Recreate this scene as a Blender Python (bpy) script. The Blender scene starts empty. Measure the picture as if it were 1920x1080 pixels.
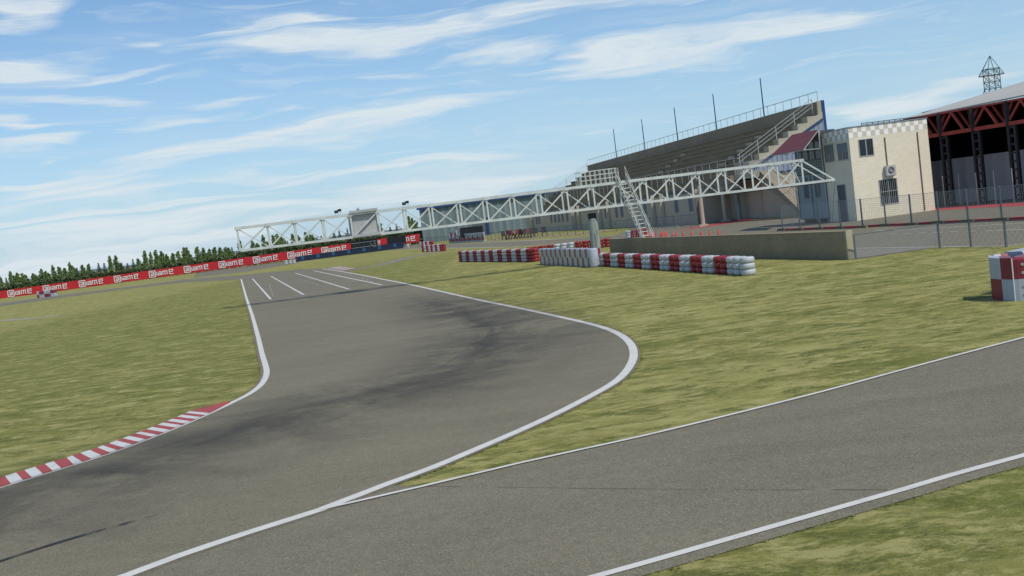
import bpy, math, random
from mathutils import Vector, Matrix
from mathutils.geometry import tessellate_polygon
R = math.radians
rnd = random.Random(7)
scn = bpy.context.scene
col = scn.collection

# ------------------------------------------------------------------ camera
F = 1850.0; H = 3.5; ROLL = R(7.4); PITCH = math.atan(133 / F)
cr, sr, cp, sp = math.cos(ROLL), math.sin(ROLL), math.cos(PITCH), math.sin(PITCH)
cam = bpy.data.cameras.new('camera'); camo = bpy.data.objects.new('camera', cam); col.objects.link(camo)
cam.sensor_width = 36; cam.lens = 36 * F / 1920; cam.clip_start = 0.1; cam.clip_end = 9000
camo.matrix_world = Matrix.Translation((0, 0, H + .016)) @ Matrix.Rotation(math.pi / 2 - PITCH, 4, 'X') @ Matrix.Rotation(-ROLL, 4, 'Z')
scn.camera = camo

def ray(x, y):
    u = x - 960; v = y - 540
    a = u * cr - v * sr; b = v * cr + u * sr
    return (a / F, cp - sp * b / F, -sp - cp * b / F)
def G(x, y, z=0.0):
    r = ray(x, y); t = (z - H) / r[2]
    return Vector((r[0] * t, r[1] * t, z))
def D(x, y, Y):
    r = ray(x, y); t = Y / r[1]
    return Vector((r[0] * t, Y, H + r[2] * t))

# ------------------------------------------------------------------ sun, exposure
S = Vector((.38, -.43, .82)).normalized()
sl = bpy.data.lights.new('sun', 'SUN'); sl.energy = 3.05; sl.angle = R(0.6); sl.color = (1, .93, .80)
so = bpy.data.objects.new('sun', sl); col.objects.link(so); so.rotation_euler = S.to_track_quat('Z', 'Y').to_euler()
vs = scn.view_settings; vs.view_transform = 'Standard'; vs.look = 'None'; vs.exposure = 0.06; vs.gamma = 1; vs.use_curve_mapping = False

# ------------------------------------------------------------------ node helpers
class NT:
    def __init__(s, nt): s.t = nt; s.n = nt.nodes; s.l = nt.links
    def node(s, ty, **kw):
        n = s.n.new(ty)
        for k, v in kw.items():
            if isinstance(k, str) and k.startswith('i_'): n.inputs[k[2:]].default_value = v
            else: setattr(n, k, v)
        return n
    def link(s, a, b): s.l.new(a, b)
    def math(s, op, a, b=None, c=None, clamp=False):
        n = s.n.new('ShaderNodeMath'); n.operation = op; n.use_clamp = clamp
        for i, v in enumerate((a, b, c)):
            if v is None: continue
            if hasattr(v, 'links') or hasattr(v, 'is_output'): s.l.new(v, n.inputs[i])
            else: n.inputs[i].default_value = v
        return n.outputs[0]
    def mix(s, f, a, b, blend='MIX'):
        n = s.n.new('ShaderNodeMix'); n.data_type = 'RGBA'; n.blend_type = blend
        for i, v in ((0, f), (6, a), (7, b)):
            if hasattr(v, 'is_output'): s.l.new(v, n.inputs[i])
            elif i == 0: n.inputs[0].default_value = v
            else: n.inputs[i].default_value = tuple(v) + (1,) if len(v) == 3 else v
        return n.outputs[2]
    def noise(s, vec, scale, detail=4, rough=.55, dist=0.0):
        n = s.n.new('ShaderNodeTexNoise'); n.inputs['Scale'].default_value = scale
        n.inputs['Detail'].default_value = detail; n.inputs['Roughness'].default_value = rough; n.inputs['Distortion'].default_value = dist
        if vec is not None: s.l.new(vec, n.inputs['Vector'])
        return n.outputs['Fac']
    def ramp(s, f, lo, hi, a=0.0, b=1.0, smooth=False):
        n = s.n.new('ShaderNodeMapRange'); n.clamp = True
        if smooth: n.interpolation_type = 'SMOOTHSTEP'
        s.l.new(f, n.inputs[0])
        for i, v in enumerate((lo, hi, a, b)): n.inputs[i + 1].default_value = v
        return n.outputs[0]
    def mapping(s, vec, loc=(0, 0, 0), rot=(0, 0, 0), sc=(1, 1, 1), ty='POINT'):
        n = s.n.new('ShaderNodeMapping'); n.vector_type = ty
        n.inputs['Location'].default_value = loc; n.inputs['Rotation'].default_value = rot; n.inputs['Scale'].default_value = sc
        s.l.new(vec, n.inputs['Vector']); return n.outputs[0]

# ------------------------------------------------------------------ world: sky with streaks of cirrus
w = bpy.data.worlds.new('World'); scn.world = w; w.use_nodes = True
N = NT(w.node_tree); N.n.clear()
sky = N.node('ShaderNodeTexSky'); sky.sky_type = 'NISHITA'; sky.sun_disc = False
sky.sun_elevation = math.asin(S.z); sky.sun_rotation = math.atan2(S.x, S.y); sky.altitude = 100; sky.air_density = 1.0; sky.dust_density = 0.4; sky.ozone_density = 1.0
tc = N.node('ShaderNodeTexCoord'); sx = N.node('ShaderNodeSeparateXYZ'); N.link(tc.outputs['Generated'], sx.inputs[0])
az = N.math('ARCTAN2', sx.outputs[0], sx.outputs[1]); el = N.math('ARCSINE', sx.outputs[2])
cb = N.node('ShaderNodeCombineXYZ'); N.link(az, cb.inputs[0]); N.link(el, cb.inputs[1])
ang = R(-1.5)
st = N.mapping(cb.outputs[0], rot=(0, 0, ang), sc=(1.0, 7.0, 1))
wn = N.node('ShaderNodeTexNoise', i_Scale=5.0, i_Detail=3.0); N.link(st, wn.inputs['Vector'])
wv = N.node('ShaderNodeVectorMath', operation='SUBTRACT'); N.link(wn.outputs['Color'], wv.inputs[0]); wv.inputs[1].default_value = (.5, .5, .5)
ws = N.node('ShaderNodeVectorMath', operation='MULTIPLY'); N.link(wv.outputs[0], ws.inputs[0]); ws.inputs[1].default_value = (.20, .050, 0)
wp = N.node('ShaderNodeVectorMath', operation='ADD'); N.link(cb.outputs[0], wp.inputs[0]); N.link(ws.outputs[0], wp.inputs[1])
P_ = wp.outputs[0]; FIB = None
def azel(x, y):
    r = Vector(ray(x, y)).normalized(); return math.atan2(r.x, r.y), math.asin(r.z)
STREAKS = [(-100,345,260,318,9,1.0),(-80,430,300,385,9,1.0),(120,402,520,352,9,.95),(-80,505,250,478,8,1.0),(200,462,640,405,9,.9),(560,405,1080,335,14,.9),(-80,238,120,222,7,.8),(300,60,700,30,12,.8),(-60,60,160,52,8,.6),(830,40,1200,0,14,.8),(60,158,340,130,6,.6),(640,322,1000,292,8,.6),(470,345,820,312,8,.7),(250,92,1090,30,24,.85),(-80,25,170,0,30,.9),(-60,150,215,122,16,.75),(-60,198,280,180,10,.6),(170,245,420,203,16,.45),(-60,276,160,258,9,.6),
 (190,298,620,240,18,.8),(400,262,960,188,26,.85),(-60,368,335,308,20,.9),(-60,392,420,330,16,.6),(150,424,700,372,14,.7),(500,392,1110,318,30,.8),(-60,468,470,402,20,.8),
 (-60,492,450,440,14,.6),(-60,520,440,468,18,.8),(980,136,1450,66,28,.88),(1180,92,1760,5,22,.85),(750,118,1150,84,16,.75),(610,158,810,134,9,.5),
 (1530,196,1880,180,15,.8),(290,194,570,176,9,.4),(440,210,560,200,5,.3),(940,8,1350,-25,26,.7),(60,305,130,300,4,.35),(300,330,700,316,10,.35),(1160,128,1230,118,10,.3),(820,352,1100,322,20,.7),
 (650,460,1060,400,26,.4),(1000,20,1150,12,12,.5),(140,100,260,88,12,.4),(1640,175,1960,150,12,.4),(1060,246,1140,238,4,.3),(1800,330,2300,240,30,.6),(-500,420,0,360,30,.7),(-400,200,0,150,30,.5),(1500,-200,2400,-330,60,.8),(-200,-250,900,-330,70,.7)]
acc = None
for (x0, y0, x1, y1, hw, k) in STREAKS:
    a0, e0 = azel(x0, y0); a1, e1 = azel(x1, y1)
    L = math.hypot(a1 - a0, e1 - e0) / 2; W = hw / F * 1.45
    m = N.mapping(P_, loc=((a0 + a1) / 2, (e0 + e1) / 2, 0), rot=(0, 0, math.atan2(e1 - e0, a1 - a0)), sc=(L * 1.15, W, 1), ty='TEXTURE')
    ln = N.node('ShaderNodeVectorMath', operation='LENGTH'); N.link(m, ln.inputs[0])
    f = N.ramp(ln.outputs['Value'], 1.0, .15, 0, k, smooth=True)
    acc = f if acc is None else N.math('MAXIMUM', acc, f)
st2 = N.mapping(P_, rot=(0, 0, ang), sc=(1.0, 13.0, 1))
fine = N.noise(st2, 9.0, 6, .62); fine2 = N.noise(st2, 2.6, 4, .5)
fib = N.noise(N.mapping(P_, rot=(0, 0, R(-3.5)), sc=(1.0, 16.0, 1)), 5.0, 7, .68)
body = N.math('MULTIPLY', N.ramp(fib, .36, .60, .45, 1.0), N.ramp(N.math('ADD', acc, N.math('MULTIPLY', N.math('SUBTRACT', fine, .5), 1.5)), .03, .68))
veil = N.math('MULTIPLY', N.ramp(fine2, .42, .72, 0, .35, smooth=True), N.ramp(fine, .35, .65, .2, 1))
haz = N.ramp(el, 0.0, .30, .80, 0.0)
hr = N.math('MULTIPLY', N.ramp(el, 0.0, .14, .18, 0.0), N.ramp(fine2, .45, .62))
dens = N.math('ADD', N.math('MAXIMUM', body, N.math('MULTIPLY', veil, .6)), hr, clamp=True)
dens = N.math('MINIMUM', dens, .92)
SKY_K = 0.13
hs = N.node('ShaderNodeHueSaturation', i_Saturation=1.18, i_Value=1.0); N.link(sky.outputs[0], hs.inputs['Color'])
skc = N.mix(1.0, hs.outputs[0], (.88, .93, .98), 'MULTIPLY')
skh = N.mix(haz, skc, (2.6, 4.15, 5.75))
cl = N.mix(dens, skh, (5.3, 5.85, 6.15))
bg = N.node('ShaderNodeBackground', i_Strength=SKY_K); N.link(cl, bg.inputs['Color'])
ow = N.node('ShaderNodeOutputWorld'); N.link(bg.outputs[0], ow.inputs[0])

# ------------------------------------------------------------------ materials
def mat(name, c, rough=.7, metal=0.0, var=.0, vs_=3.0, bump=0.0, bs=20.0, spec=.4):
    m = bpy.data.materials.new(name); m.use_nodes = True; t = NT(m.node_tree); b = t.n['Principled BSDF']
    b.inputs['Roughness'].default_value = rough; b.inputs['Metallic'].default_value = metal; b.inputs['Specular IOR Level'].default_value = spec
    tcn = t.node('ShaderNodeTexCoord')
    c = tuple(c)
    if var > 0:
        n1 = t.noise(tcn.outputs['Object'], vs_, 5, .6); n2 = t.noise(tcn.outputs['Object'], vs_ * 7.3, 4, .6)
        f = t.ramp(t.math('ADD', t.math('MULTIPLY', n1, .65), t.math('MULTIPLY', n2, .35)), .35, .65)
        t.link(t.mix(f, tuple(x * (1 - var) for x in c), tuple(min(1, x * (1 + var)) for x in c)), b.inputs['Base Color'])
    else: b.inputs['Base Color'].default_value = c + (1,)
    if bump > 0:
        bn = t.node('ShaderNodeBump', i_Strength=bump, i_Distance=.02); t.link(t.noise(tcn.outputs['Object'], bs, 4), bn.inputs['Height']); t.link(bn.outputs[0], b.inputs['Normal'])
    return m
M = {}
M['steel'] = mat('white_steel', (.60, .63, .58), .5, 0, .16, 1.6)
M['galv'] = mat('galvanised', (.34, .36, .36), .45, .5, .12, 6)
M['post'] = mat('grey_post', (.13, .16, .18), .5, .3, .15, 8)
M['rail'] = mat('rail', (.42, .43, .40), .45, .3, .1, 5)
M['dark'] = mat('black_paint', (.014, .015, .017), .5, 0, .2, 2)
M['darkcol'] = mat('dark_steel', (.030, .032, .034), .6, .2, .2, 2)
M['redsteel'] = mat('red_steel', (.38, .055, .034), .55, 0, .2, 2)
M['redp'] = mat('red_plastic', (.23, .030, .045), .32, 0, .15, 4, .12, 9)
M['whitep'] = mat('white_plastic', (.41, .44, .48), .35, 0, .09, 4, .12, 9)
M['redtyre'] = mat('red_tyre_paint', (.27, .024, .028), .42, 0, .2, 5, .25, 12)
M['whitetyre'] = mat('white_tyre_paint', (.46, .49, .50), .45, 0, .12, 5, .25, 12)
M['bolt'] = mat('bolt', (.5, .5, .5), .3, .6)
M['winblue'] = mat('blue_grey_window', (.10, .15, .22), .4)
M['shutterblue'] = mat('blue_paint', (.018, .055, .17), .5, 0, .15, 2)
M['navy'] = mat('navy_board', (.016, .024, .055), .45, 0, .15, .5)
M['emblem'] = mat('blue_emblem', (.035, .13, .27), .5)
M['faint'] = mat('faint_print', (.06, .07, .10), .5)
M['banner'] = mat('red_banner', (.52, .022, .026), .5, 0, .06, .5)
M['white'] = mat('white_print', (.74, .74, .72), .5)
M['cone'] = mat('orange_cone', (.46, .055, .035), .5, 0, .08, 5)
M['maroon'] = mat('maroon_canvas', (.135, .040, .048), .8, 0, .1, 1.5)
M['glass'] = mat('dark_glass', (.012, .02, .026), .12, 0, 0, spec=.5)
M['frame'] = mat('window_frame', (.45, .46, .45), .45)
M['blind'] = mat('grey_blind', (.20, .25, .27), .7, 0, .12, 4)
M['kiosk'] = mat('blue_grey_panel', (.25, .31, .31), .55, 0, .08, 1.2)
M['kiosk2'] = mat('blue_grey_dark', (.07, .085, .10), .5, 0, .1, 1.2)
M['pipe'] = mat('brown_pipe', (.15, .11, .075), .6, 0, .1)
M['foot'] = mat('dark_concrete_foot', (.14, .125, .075), .9, 0, .3, 8)
M['redkerb'] = mat('red_kerb_paint', (.42, .055, .065), .7, 0, .12, 3)
M['greenshut'] = mat('green_shutter', (.035, .075, .045), .6, 0, .2, 1)
M['roof'] = mat('white_roof', (.46, .45, .40), .6, 0, .08, .3)
M['black'] = mat('interior_shade_black', (.006, .006, .007), .9)  # near-black colour stands in for the shade inside the hangar
M['greywall'] = mat('grey_cladding', (.10, .12, .14), .6, 0, .15, .5)
M['bark'] = mat('bark', (.10, .08, .06), .9, 0, .2, 8)
M['chairb'] = mat('black_resin', (.012, .014, .014), .5)
M['chairr'] = mat('dark_red_resin', (.16, .02, .035), .5, 0, .2, 4)
M['chairleg'] = mat('tan_leg', (.42, .33, .24), .6)
M['gcol'] = None

def concrete(name, c, c2, streak=1.0, scale=.6, row=0.0):
    m = bpy.data.materials.new(name); m.use_nodes = True; t = NT(m.node_tree); b = t.n['Principled BSDF']; b.inputs['Roughness'].default_value = .88
    b.inputs['Specular IOR Level'].default_value = .25
    tcn = t.node('ShaderNodeTexCoord'); o = tcn.outputs['Object']
    v = t.mapping(o, sc=(1, 1, .22 if streak > 0 else 1)); n1 = t.noise(v, scale, 6, .62, .3); n2 = t.noise(o, scale * 9, 5, .6)
    f = t.ramp(t.math('ADD', t.math('MULTIPLY', n1, .7), t.math('MULTIPLY', n2, .3)), .36, .64)
    cc = t.mix(f, c, c2)
    h = t.noise(o, 40, 3)
    if row > 0:
        sp_ = t.node('ShaderNodeSeparateXYZ'); t.link(o, sp_.inputs[0])
        zf = t.math('FRACT', t.math('MULTIPLY', sp_.outputs[2], 1 / row))
        ln = t.math('LESS_THAN', zf, .10)
        vr = t.noise(t.mapping(o, sc=(2.2, 2.2, 1 / row * 1.0)), 1.0, 3, .7)
        cc = t.mix(t.ramp(vr, .40, .66, 0, .6), cc, tuple(x * .90 for x in c))
        cc = t.mix(t.math('MULTIPLY', ln, .20), cc, tuple(x * .68 for x in c))
    t.link(cc, b.inputs['Base Color'])
    bn = t.node('ShaderNodeBump', i_Strength=.3, i_Distance=.01); t.link(h, bn.inputs['Height']); t.link(bn.outputs[0], b.inputs['Normal'])
    return m
M['pitwall'] = concrete('board_marked_concrete', (.265, .220, .138), (.335, .282, .182), 1, .5, .28)
M['wallcap_lit'] = concrete('sunlit_end_concrete', (.36, .33, .22), (.44, .41, .29))  # paler copy of the wall concrete, sunlight on its end put into the colour
M['stand'] = concrete('stand_concrete', (.245, .205, .145), (.315, .265, .19), 1, .35)
M['standl'] = concrete('stand_light_concrete', (.36, .33, .25), (.46, .43, .33), 1, .6)
M['cream'] = concrete('cream_block', (.80, .73, .56), (.86, .79, .62), 0, .25, .20)
M['beige'] = concrete('beige_render', (.47, .39, .29), (.55, .465, .35), 1, .3)
M['pilaster'] = concrete('pale_pilaster', (.42, .38, .29), (.52, .47, .37), 1, .6)
M['slab'] = concrete('grey_slab', (.27, .25, .22), (.34, .32, .28), 1, .4)
M['sidewall'] = concrete('side_brick', (.50, .43, .31), (.60, .52, .39), 0, .4, .25)
def mottled_col():
    m = bpy.data.materials.new('mottled_column'); m.use_nodes = True; t = NT(m.node_tree); b = t.n['Principled BSDF']; b.inputs['Roughness'].default_value = .75
    tcn = t.node('ShaderNodeTexCoord'); o = tcn.outputs['Object']
    n1 = t.noise(t.mapping(o, sc=(3.2, 3.2, .35)), 1.2, 4, .6, .4)
    n2 = t.noise(o, 14, 5, .6)
    f = t.ramp(n1, .55, .66); cc = t.mix(t.ramp(n2, .3, .7), (.24, .28, .25), (.36, .40, .36))
    cc = t.mix(f, cc, (.10, .125, .11))
    sp_ = t.node('ShaderNodeSeparateXYZ'); t.link(o, sp_.inputs[0])
    zf = t.math('FRACT', t.math('MULTIPLY', sp_.outputs[2], 1.15)); cc = t.mix(t.math('MULTIPLY', t.math('LESS_THAN', zf, .04), .45), cc, (.12, .13, .12))
    t.link(cc, b.inputs['Base Color']); return m
M['gcol'] = mottled_col()

def ridged(name, c, c2, period, axis=0):
    m = bpy.data.materials.new(name); m.use_nodes = True; t = NT(m.node_tree); b = t.n['Principled BSDF']; b.inputs['Roughness'].default_value = .5
    tcn = t.node('ShaderNodeTexCoord'); sp_ = t.node('ShaderNodeSeparateXYZ'); t.link(tcn.outputs['Object'], sp_.inputs[0])
    s_ = t.math('SINE', t.math('MULTIPLY', sp_.outputs[axis], 2 * math.pi / period))
    n1 = t.noise(t.mapping(tcn.outputs['Object'], sc=(1.5, 1.5, .1)), .8, 5, .6)
    f = t.math('ADD', t.math('MULTIPLY', t.ramp(s_, -.2, .9), .5), t.math('MULTIPLY', t.ramp(n1, .35, .65), .5))
    t.link(t.mix(f, c, c2), b.inputs['Base Color'])
    bn = t.node('ShaderNodeBump', i_Strength=.8, i_Distance=.05); t.link(s_, bn.inputs['Height']); t.link(bn.outputs[0], b.inputs['Normal'])
    return m
M['warehouse'] = ridged('ribbed_cladding', (.105, .145, .155), (.185, .23, .24), 1.6)
M['ribblue'] = ridged('pale_ribbed_panel', (.20, .24, .30), (.34, .39, .46), .55)
M['hangback'] = ridged('grey_ribbed', (.34, .37, .40), (.42, .45, .48), .5)
M['shutter'] = ridged('slatted_shutter', (.02, .045, .028), (.05, .09, .06), .16, 2)

def grass_mat():
    m = bpy.data.materials.new('mown_grass'); m.use_nodes = True; t = NT(m.node_tree); b = t.n['Principled BSDF']; b.inputs['Roughness'].default_value = .95
    b.inputs['Specular IOR Level'].default_value = .1
    g = t.node('ShaderNodeNewGeometry'); p = g.outputs['Position']
    big = t.noise(p, .035, 5, .6, .5); mid = t.noise(t.mapping(p, rot=(0, 0, R(14)), sc=(.55, 1.0, 1)), .55, 6, .65, .6)
    sm = t.noise(t.mapping(p, rot=(0, 0, R(14)), sc=(.6, 1, 1)), 6.0, 6, .75, .4); fi = t.noise(p, 38, 5, .75); ff = t.noise(p, 150, 3, .7)
    f1 = t.ramp(t.math('ADD', t.math('MULTIPLY', big, .5), t.math('MULTIPLY', mid, .5)), .42, .58)
    c = t.mix(f1, (.148, .172, .034), (.268, .250, .072))
    lg = t.noise(t.mapping(p, rot=(0, 0, R(8)), sc=(.55, 1.2, 1)), 1.7, 8, .78, .4)
    c = t.mix(t.ramp(lg, .51, .60, 0, .85), c, (.50, .44, .175))
    c = t.mix(t.ramp(sm, .52, .62, 0, .75), c, (.44, .39, .155))
    c = t.mix(t.ramp(t.noise(t.mapping(p, rot=(0, 0, R(10)), sc=(.5, 1, 1)), 2.4, 7, .78, .4), .52, .62, 0, .85), c, (.085, .105, .026))
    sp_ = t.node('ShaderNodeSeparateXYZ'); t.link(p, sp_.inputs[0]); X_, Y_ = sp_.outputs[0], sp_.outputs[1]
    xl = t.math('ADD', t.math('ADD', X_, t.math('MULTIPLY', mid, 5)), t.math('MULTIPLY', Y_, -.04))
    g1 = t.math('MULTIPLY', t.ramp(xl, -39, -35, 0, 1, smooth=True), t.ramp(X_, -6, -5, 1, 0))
    bank_shade = t.math('MULTIPLY', t.math('MULTIPLY', g1, t.ramp(t.math('ADD', Y_, t.math('MULTIPLY', big, 20)), 34, 52, .25, 1)), t.ramp(Y_, 118, 126, 1, 0))
    far = t.math('MULTIPLY', t.ramp(xl, -37, -42, 0, 1), .45)
    lo_ = t.noise(t.mapping(p, rot=(0, 0, R(12)), sc=(.45, 1.0, 1)), .33, 7, .70, .8)
    c = t.mix(t.ramp(lo_, .47, .60, 0, .62, smooth=True), c, (.42, .385, .145))
    c = t.mix(t.ramp(lo_, .46, .36, 0, .40, smooth=True), c, (.125, .150, .032))
    c = t.mix(t.math('MULTIPLY', bank_shade, .62), c, (.135, .148, .034))  # shade of the left bank painted in as greener, darker grass
    c = t.mix(far, c, (.36, .335, .13))
    c = t.mix(t.ramp(t.noise(t.mapping(p, rot=(0, 0, R(9)), sc=(.5, 1, 1)), 1.7, 9, .8, .5), .515, .58, 0, .90), c, (.47, .43, .18))
    c = t.mix(t.ramp(t.noise(t.mapping(p, rot=(0, 0, R(9)), sc=(.5, 1, 1)), 2.1, 9, .8, .5), .51, .58, 0, .90), c, (.085, .108, .026))
    c = t.mix(t.ramp(t.noise(p, 17, 5, .8), .50, .62, 0, .45), c, (.36, .34, .12))
    c = t.mix(t.ramp(fi, .44, .58, 0, .28), c, (.31, .285, .09))
    c = t.mix(t.ramp(ff, .50, .62, 0, .65), c, (.085, .10, .025))
    t.link(c, b.inputs['Base Color'])
    bn = t.node('ShaderNodeBump', i_Strength=.7, i_Distance=.06)
    t.link(t.math('ADD', t.math('MULTIPLY', fi, .6), t.math('MULTIPLY', sm, 1.0)), bn.inputs['Height']); t.link(bn.outputs[0], b.inputs['Normal'])
    return m
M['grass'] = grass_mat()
def asphalt_mat(name, c, c2, d=1.0):
    m = bpy.data.materials.new(name); m.use_nodes = True; t = NT(m.node_tree); b = t.n['Principled BSDF']; b.inputs['Roughness'].default_value = .82
    b.inputs['Specular IOR Level'].default_value = .3
    g = t.node('ShaderNodeNewGeometry'); p = g.outputs['Position']
    big = t.noise(p, .12, 5, .6, .4); st_ = t.noise(t.mapping(p, rot=(0, 0, R(-25)), sc=(.22, 1.6, 1)), .9, 5, .6, .5); fi = t.noise(p, 60, 4, .8); ff = t.noise(p, 190, 2, .8); md = t.noise(p, 7, 5, .7)
    f = t.ramp(t.math('ADD', t.math('MULTIPLY', big, .4), t.math('MULTIPLY', st_, .6)), .40, .60)
    cc = t.mix(f, c, c2)
    cc = t.mix(t.ramp(t.noise(p, .45, 5, .7, .7), .46, .62, 0, .5), cc, (.215, .180, .125))
    cc = t.mix(t.ramp(md, .45, .60, 0, .42), cc, tuple(x * .80 for x in c))
    cc = t.mix(t.ramp(t.noise(p, 2.1, 6, .75, .6), .54, .66, 0, .35), cc, tuple(min(1, x * 1.25) for x in c2))
    cc = t.mix(t.ramp(t.noise(p, 22, 4, .8), .50, .62, 0, .40), cc, tuple(x * .62 for x in c))
    cc = t.mix(t.ramp(fi, .49, .60, 0, .75 * d), cc, tuple(min(1, x * 1.75) for x in c2))
    cc = t.mix(t.ramp(ff, .50, .60, 0, .80 * d), cc, tuple(x * .40 for x in c))
    t.link(cc, b.inputs['Base Color'])
    bn = t.node('ShaderNodeBump', i_Strength=.35, i_Distance=.01); t.link(fi, bn.inputs['Height']); t.link(bn.outputs[0], b.inputs['Normal'])
    return m
M['asphalt'] = asphalt_mat('track_asphalt', (.150, .136, .090), (.218, .198, .134))
M['asphalt2'] = asphalt_mat('pit_asphalt', (.150, .137, .094), (.213, .195, .137))
M['path'] = asphalt_mat('gravel_path', (.20, .185, .145), (.25, .235, .19))
M['dirt'] = asphalt_mat('pink_dirt', (.27, .20, .13), (.33, .26, .17))
def paint(name, c, wear=.55):
    m = bpy.data.materials.new(name); m.use_nodes = True; t = NT(m.node_tree); b = t.n['Principled BSDF']; b.inputs['Roughness'].default_value = .7
    g = t.node('ShaderNodeNewGeometry'); p = g.outputs['Position']
    n = t.noise(p, 45, 5, .75); n2 = t.noise(p, 3, 4, .6)
    f = t.ramp(t.math('ADD', t.math('MULTIPLY', n, .6), t.math('MULTIPLY', n2, .4)), .50, .66, 0, wear)
    t.link(t.mix(f, c, tuple(x * .45 for x in c)), b.inputs['Base Color']); return m
M['line'] = paint('white_line_paint', (.62, .61, .56))
M['linefaint'] = paint('worn_white_line', (.34, .34, .31), .8)
M['kr'] = paint('kerb_red', (.34, .065, .060)); M['kw'] = paint('kerb_white', (.55, .56, .54))
M['pinkpaint'] = paint('pink_paint', (.40, .10, .10), .5)
def rubber(name, k, ys=5.0):
    m = bpy.data.materials.new(name); m.use_nodes = True; t = NT(m.node_tree); b = t.n['Principled BSDF']; b.inputs['Roughness'].default_value = .75
    b.inputs['Base Color'].default_value = (.030, .031, .036, 1)
    uv = t.node('ShaderNodeUVMap'); sp_ = t.node('ShaderNodeSeparateXYZ'); t.link(uv.outputs[0], sp_.inputs[0])
    v = sp_.outputs[1]; u = sp_.outputs[0]
    edge = t.math('SUBTRACT', 1.0, t.math('POWER', t.math('ABSOLUTE', t.math('SUBTRACT', t.math('MULTIPLY', v, 2.0), 1.0)), 2.0), clamp=True)
    st_ = t.noise(t.mapping(uv.outputs[0], sc=(.30, ys, 1)), 1.3, 7, .72, .9)
    ends = t.math('MULTIPLY', t.ramp(u, 0, 22 if ys > 1 else 2, 0, 1, smooth=True), 1.0)
    a = t.math('MULTIPLY', t.math('MULTIPLY', edge, t.ramp(st_, .38, .66)), k)
    a = t.math('MULTIPLY', a, ends)
    tr = t.node('ShaderNodeBsdfTransparent'); mx = t.node('ShaderNodeMixShader'); t.link(a, mx.inputs[0]); t.link(tr.outputs[0], mx.inputs[1]); t.link(b.outputs[0], mx.inputs[2])
    t.link(mx.outputs[0], t.n['Material Output'].inputs[0]); return m
M['rubber'] = rubber('rubbered_line', .30, 2.2); M['rubber2'] = rubber('rubber_haze', .34, 1.2); M['skid'] = rubber('skid', 2.6, .2)
def leaf_mat(name, c, c2, tr=.35):
    m = bpy.data.materials.new(name); m.use_nodes = True; t = NT(m.node_tree); b = t.n['Principled BSDF']; b.inputs['Roughness'].default_value = .7
    b.inputs['Specular IOR Level'].default_value = .2
    g = t.node('ShaderNodeNewGeometry'); n = t.noise(g.outputs['Position'], .8, 3)
    oi = t.node('ShaderNodeObjectInfo')
    f = t.math('ADD', t.math('MULTIPLY', t.ramp(n, .35, .65), .7), t.math('MULTIPLY', oi.outputs['Random'], .3))
    t.link(t.mix(f, c, c2), b.inputs['Base Color']); return m
M['leaf'] = leaf_mat('poplar_leaf', (.15, .225, .075), (.23, .31, .125))
M['needle'] = leaf_mat('conifer_needle', (.055, .090, .050), (.085, .13, .065))
M['hedgeleaf'] = leaf_mat('hedge_leaf', (.075, .105, .045), (.115, .145, .068))
M['hill'] = mat('hill_cover', (.135, .150, .155), .95, 0, .18, .004)

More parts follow.
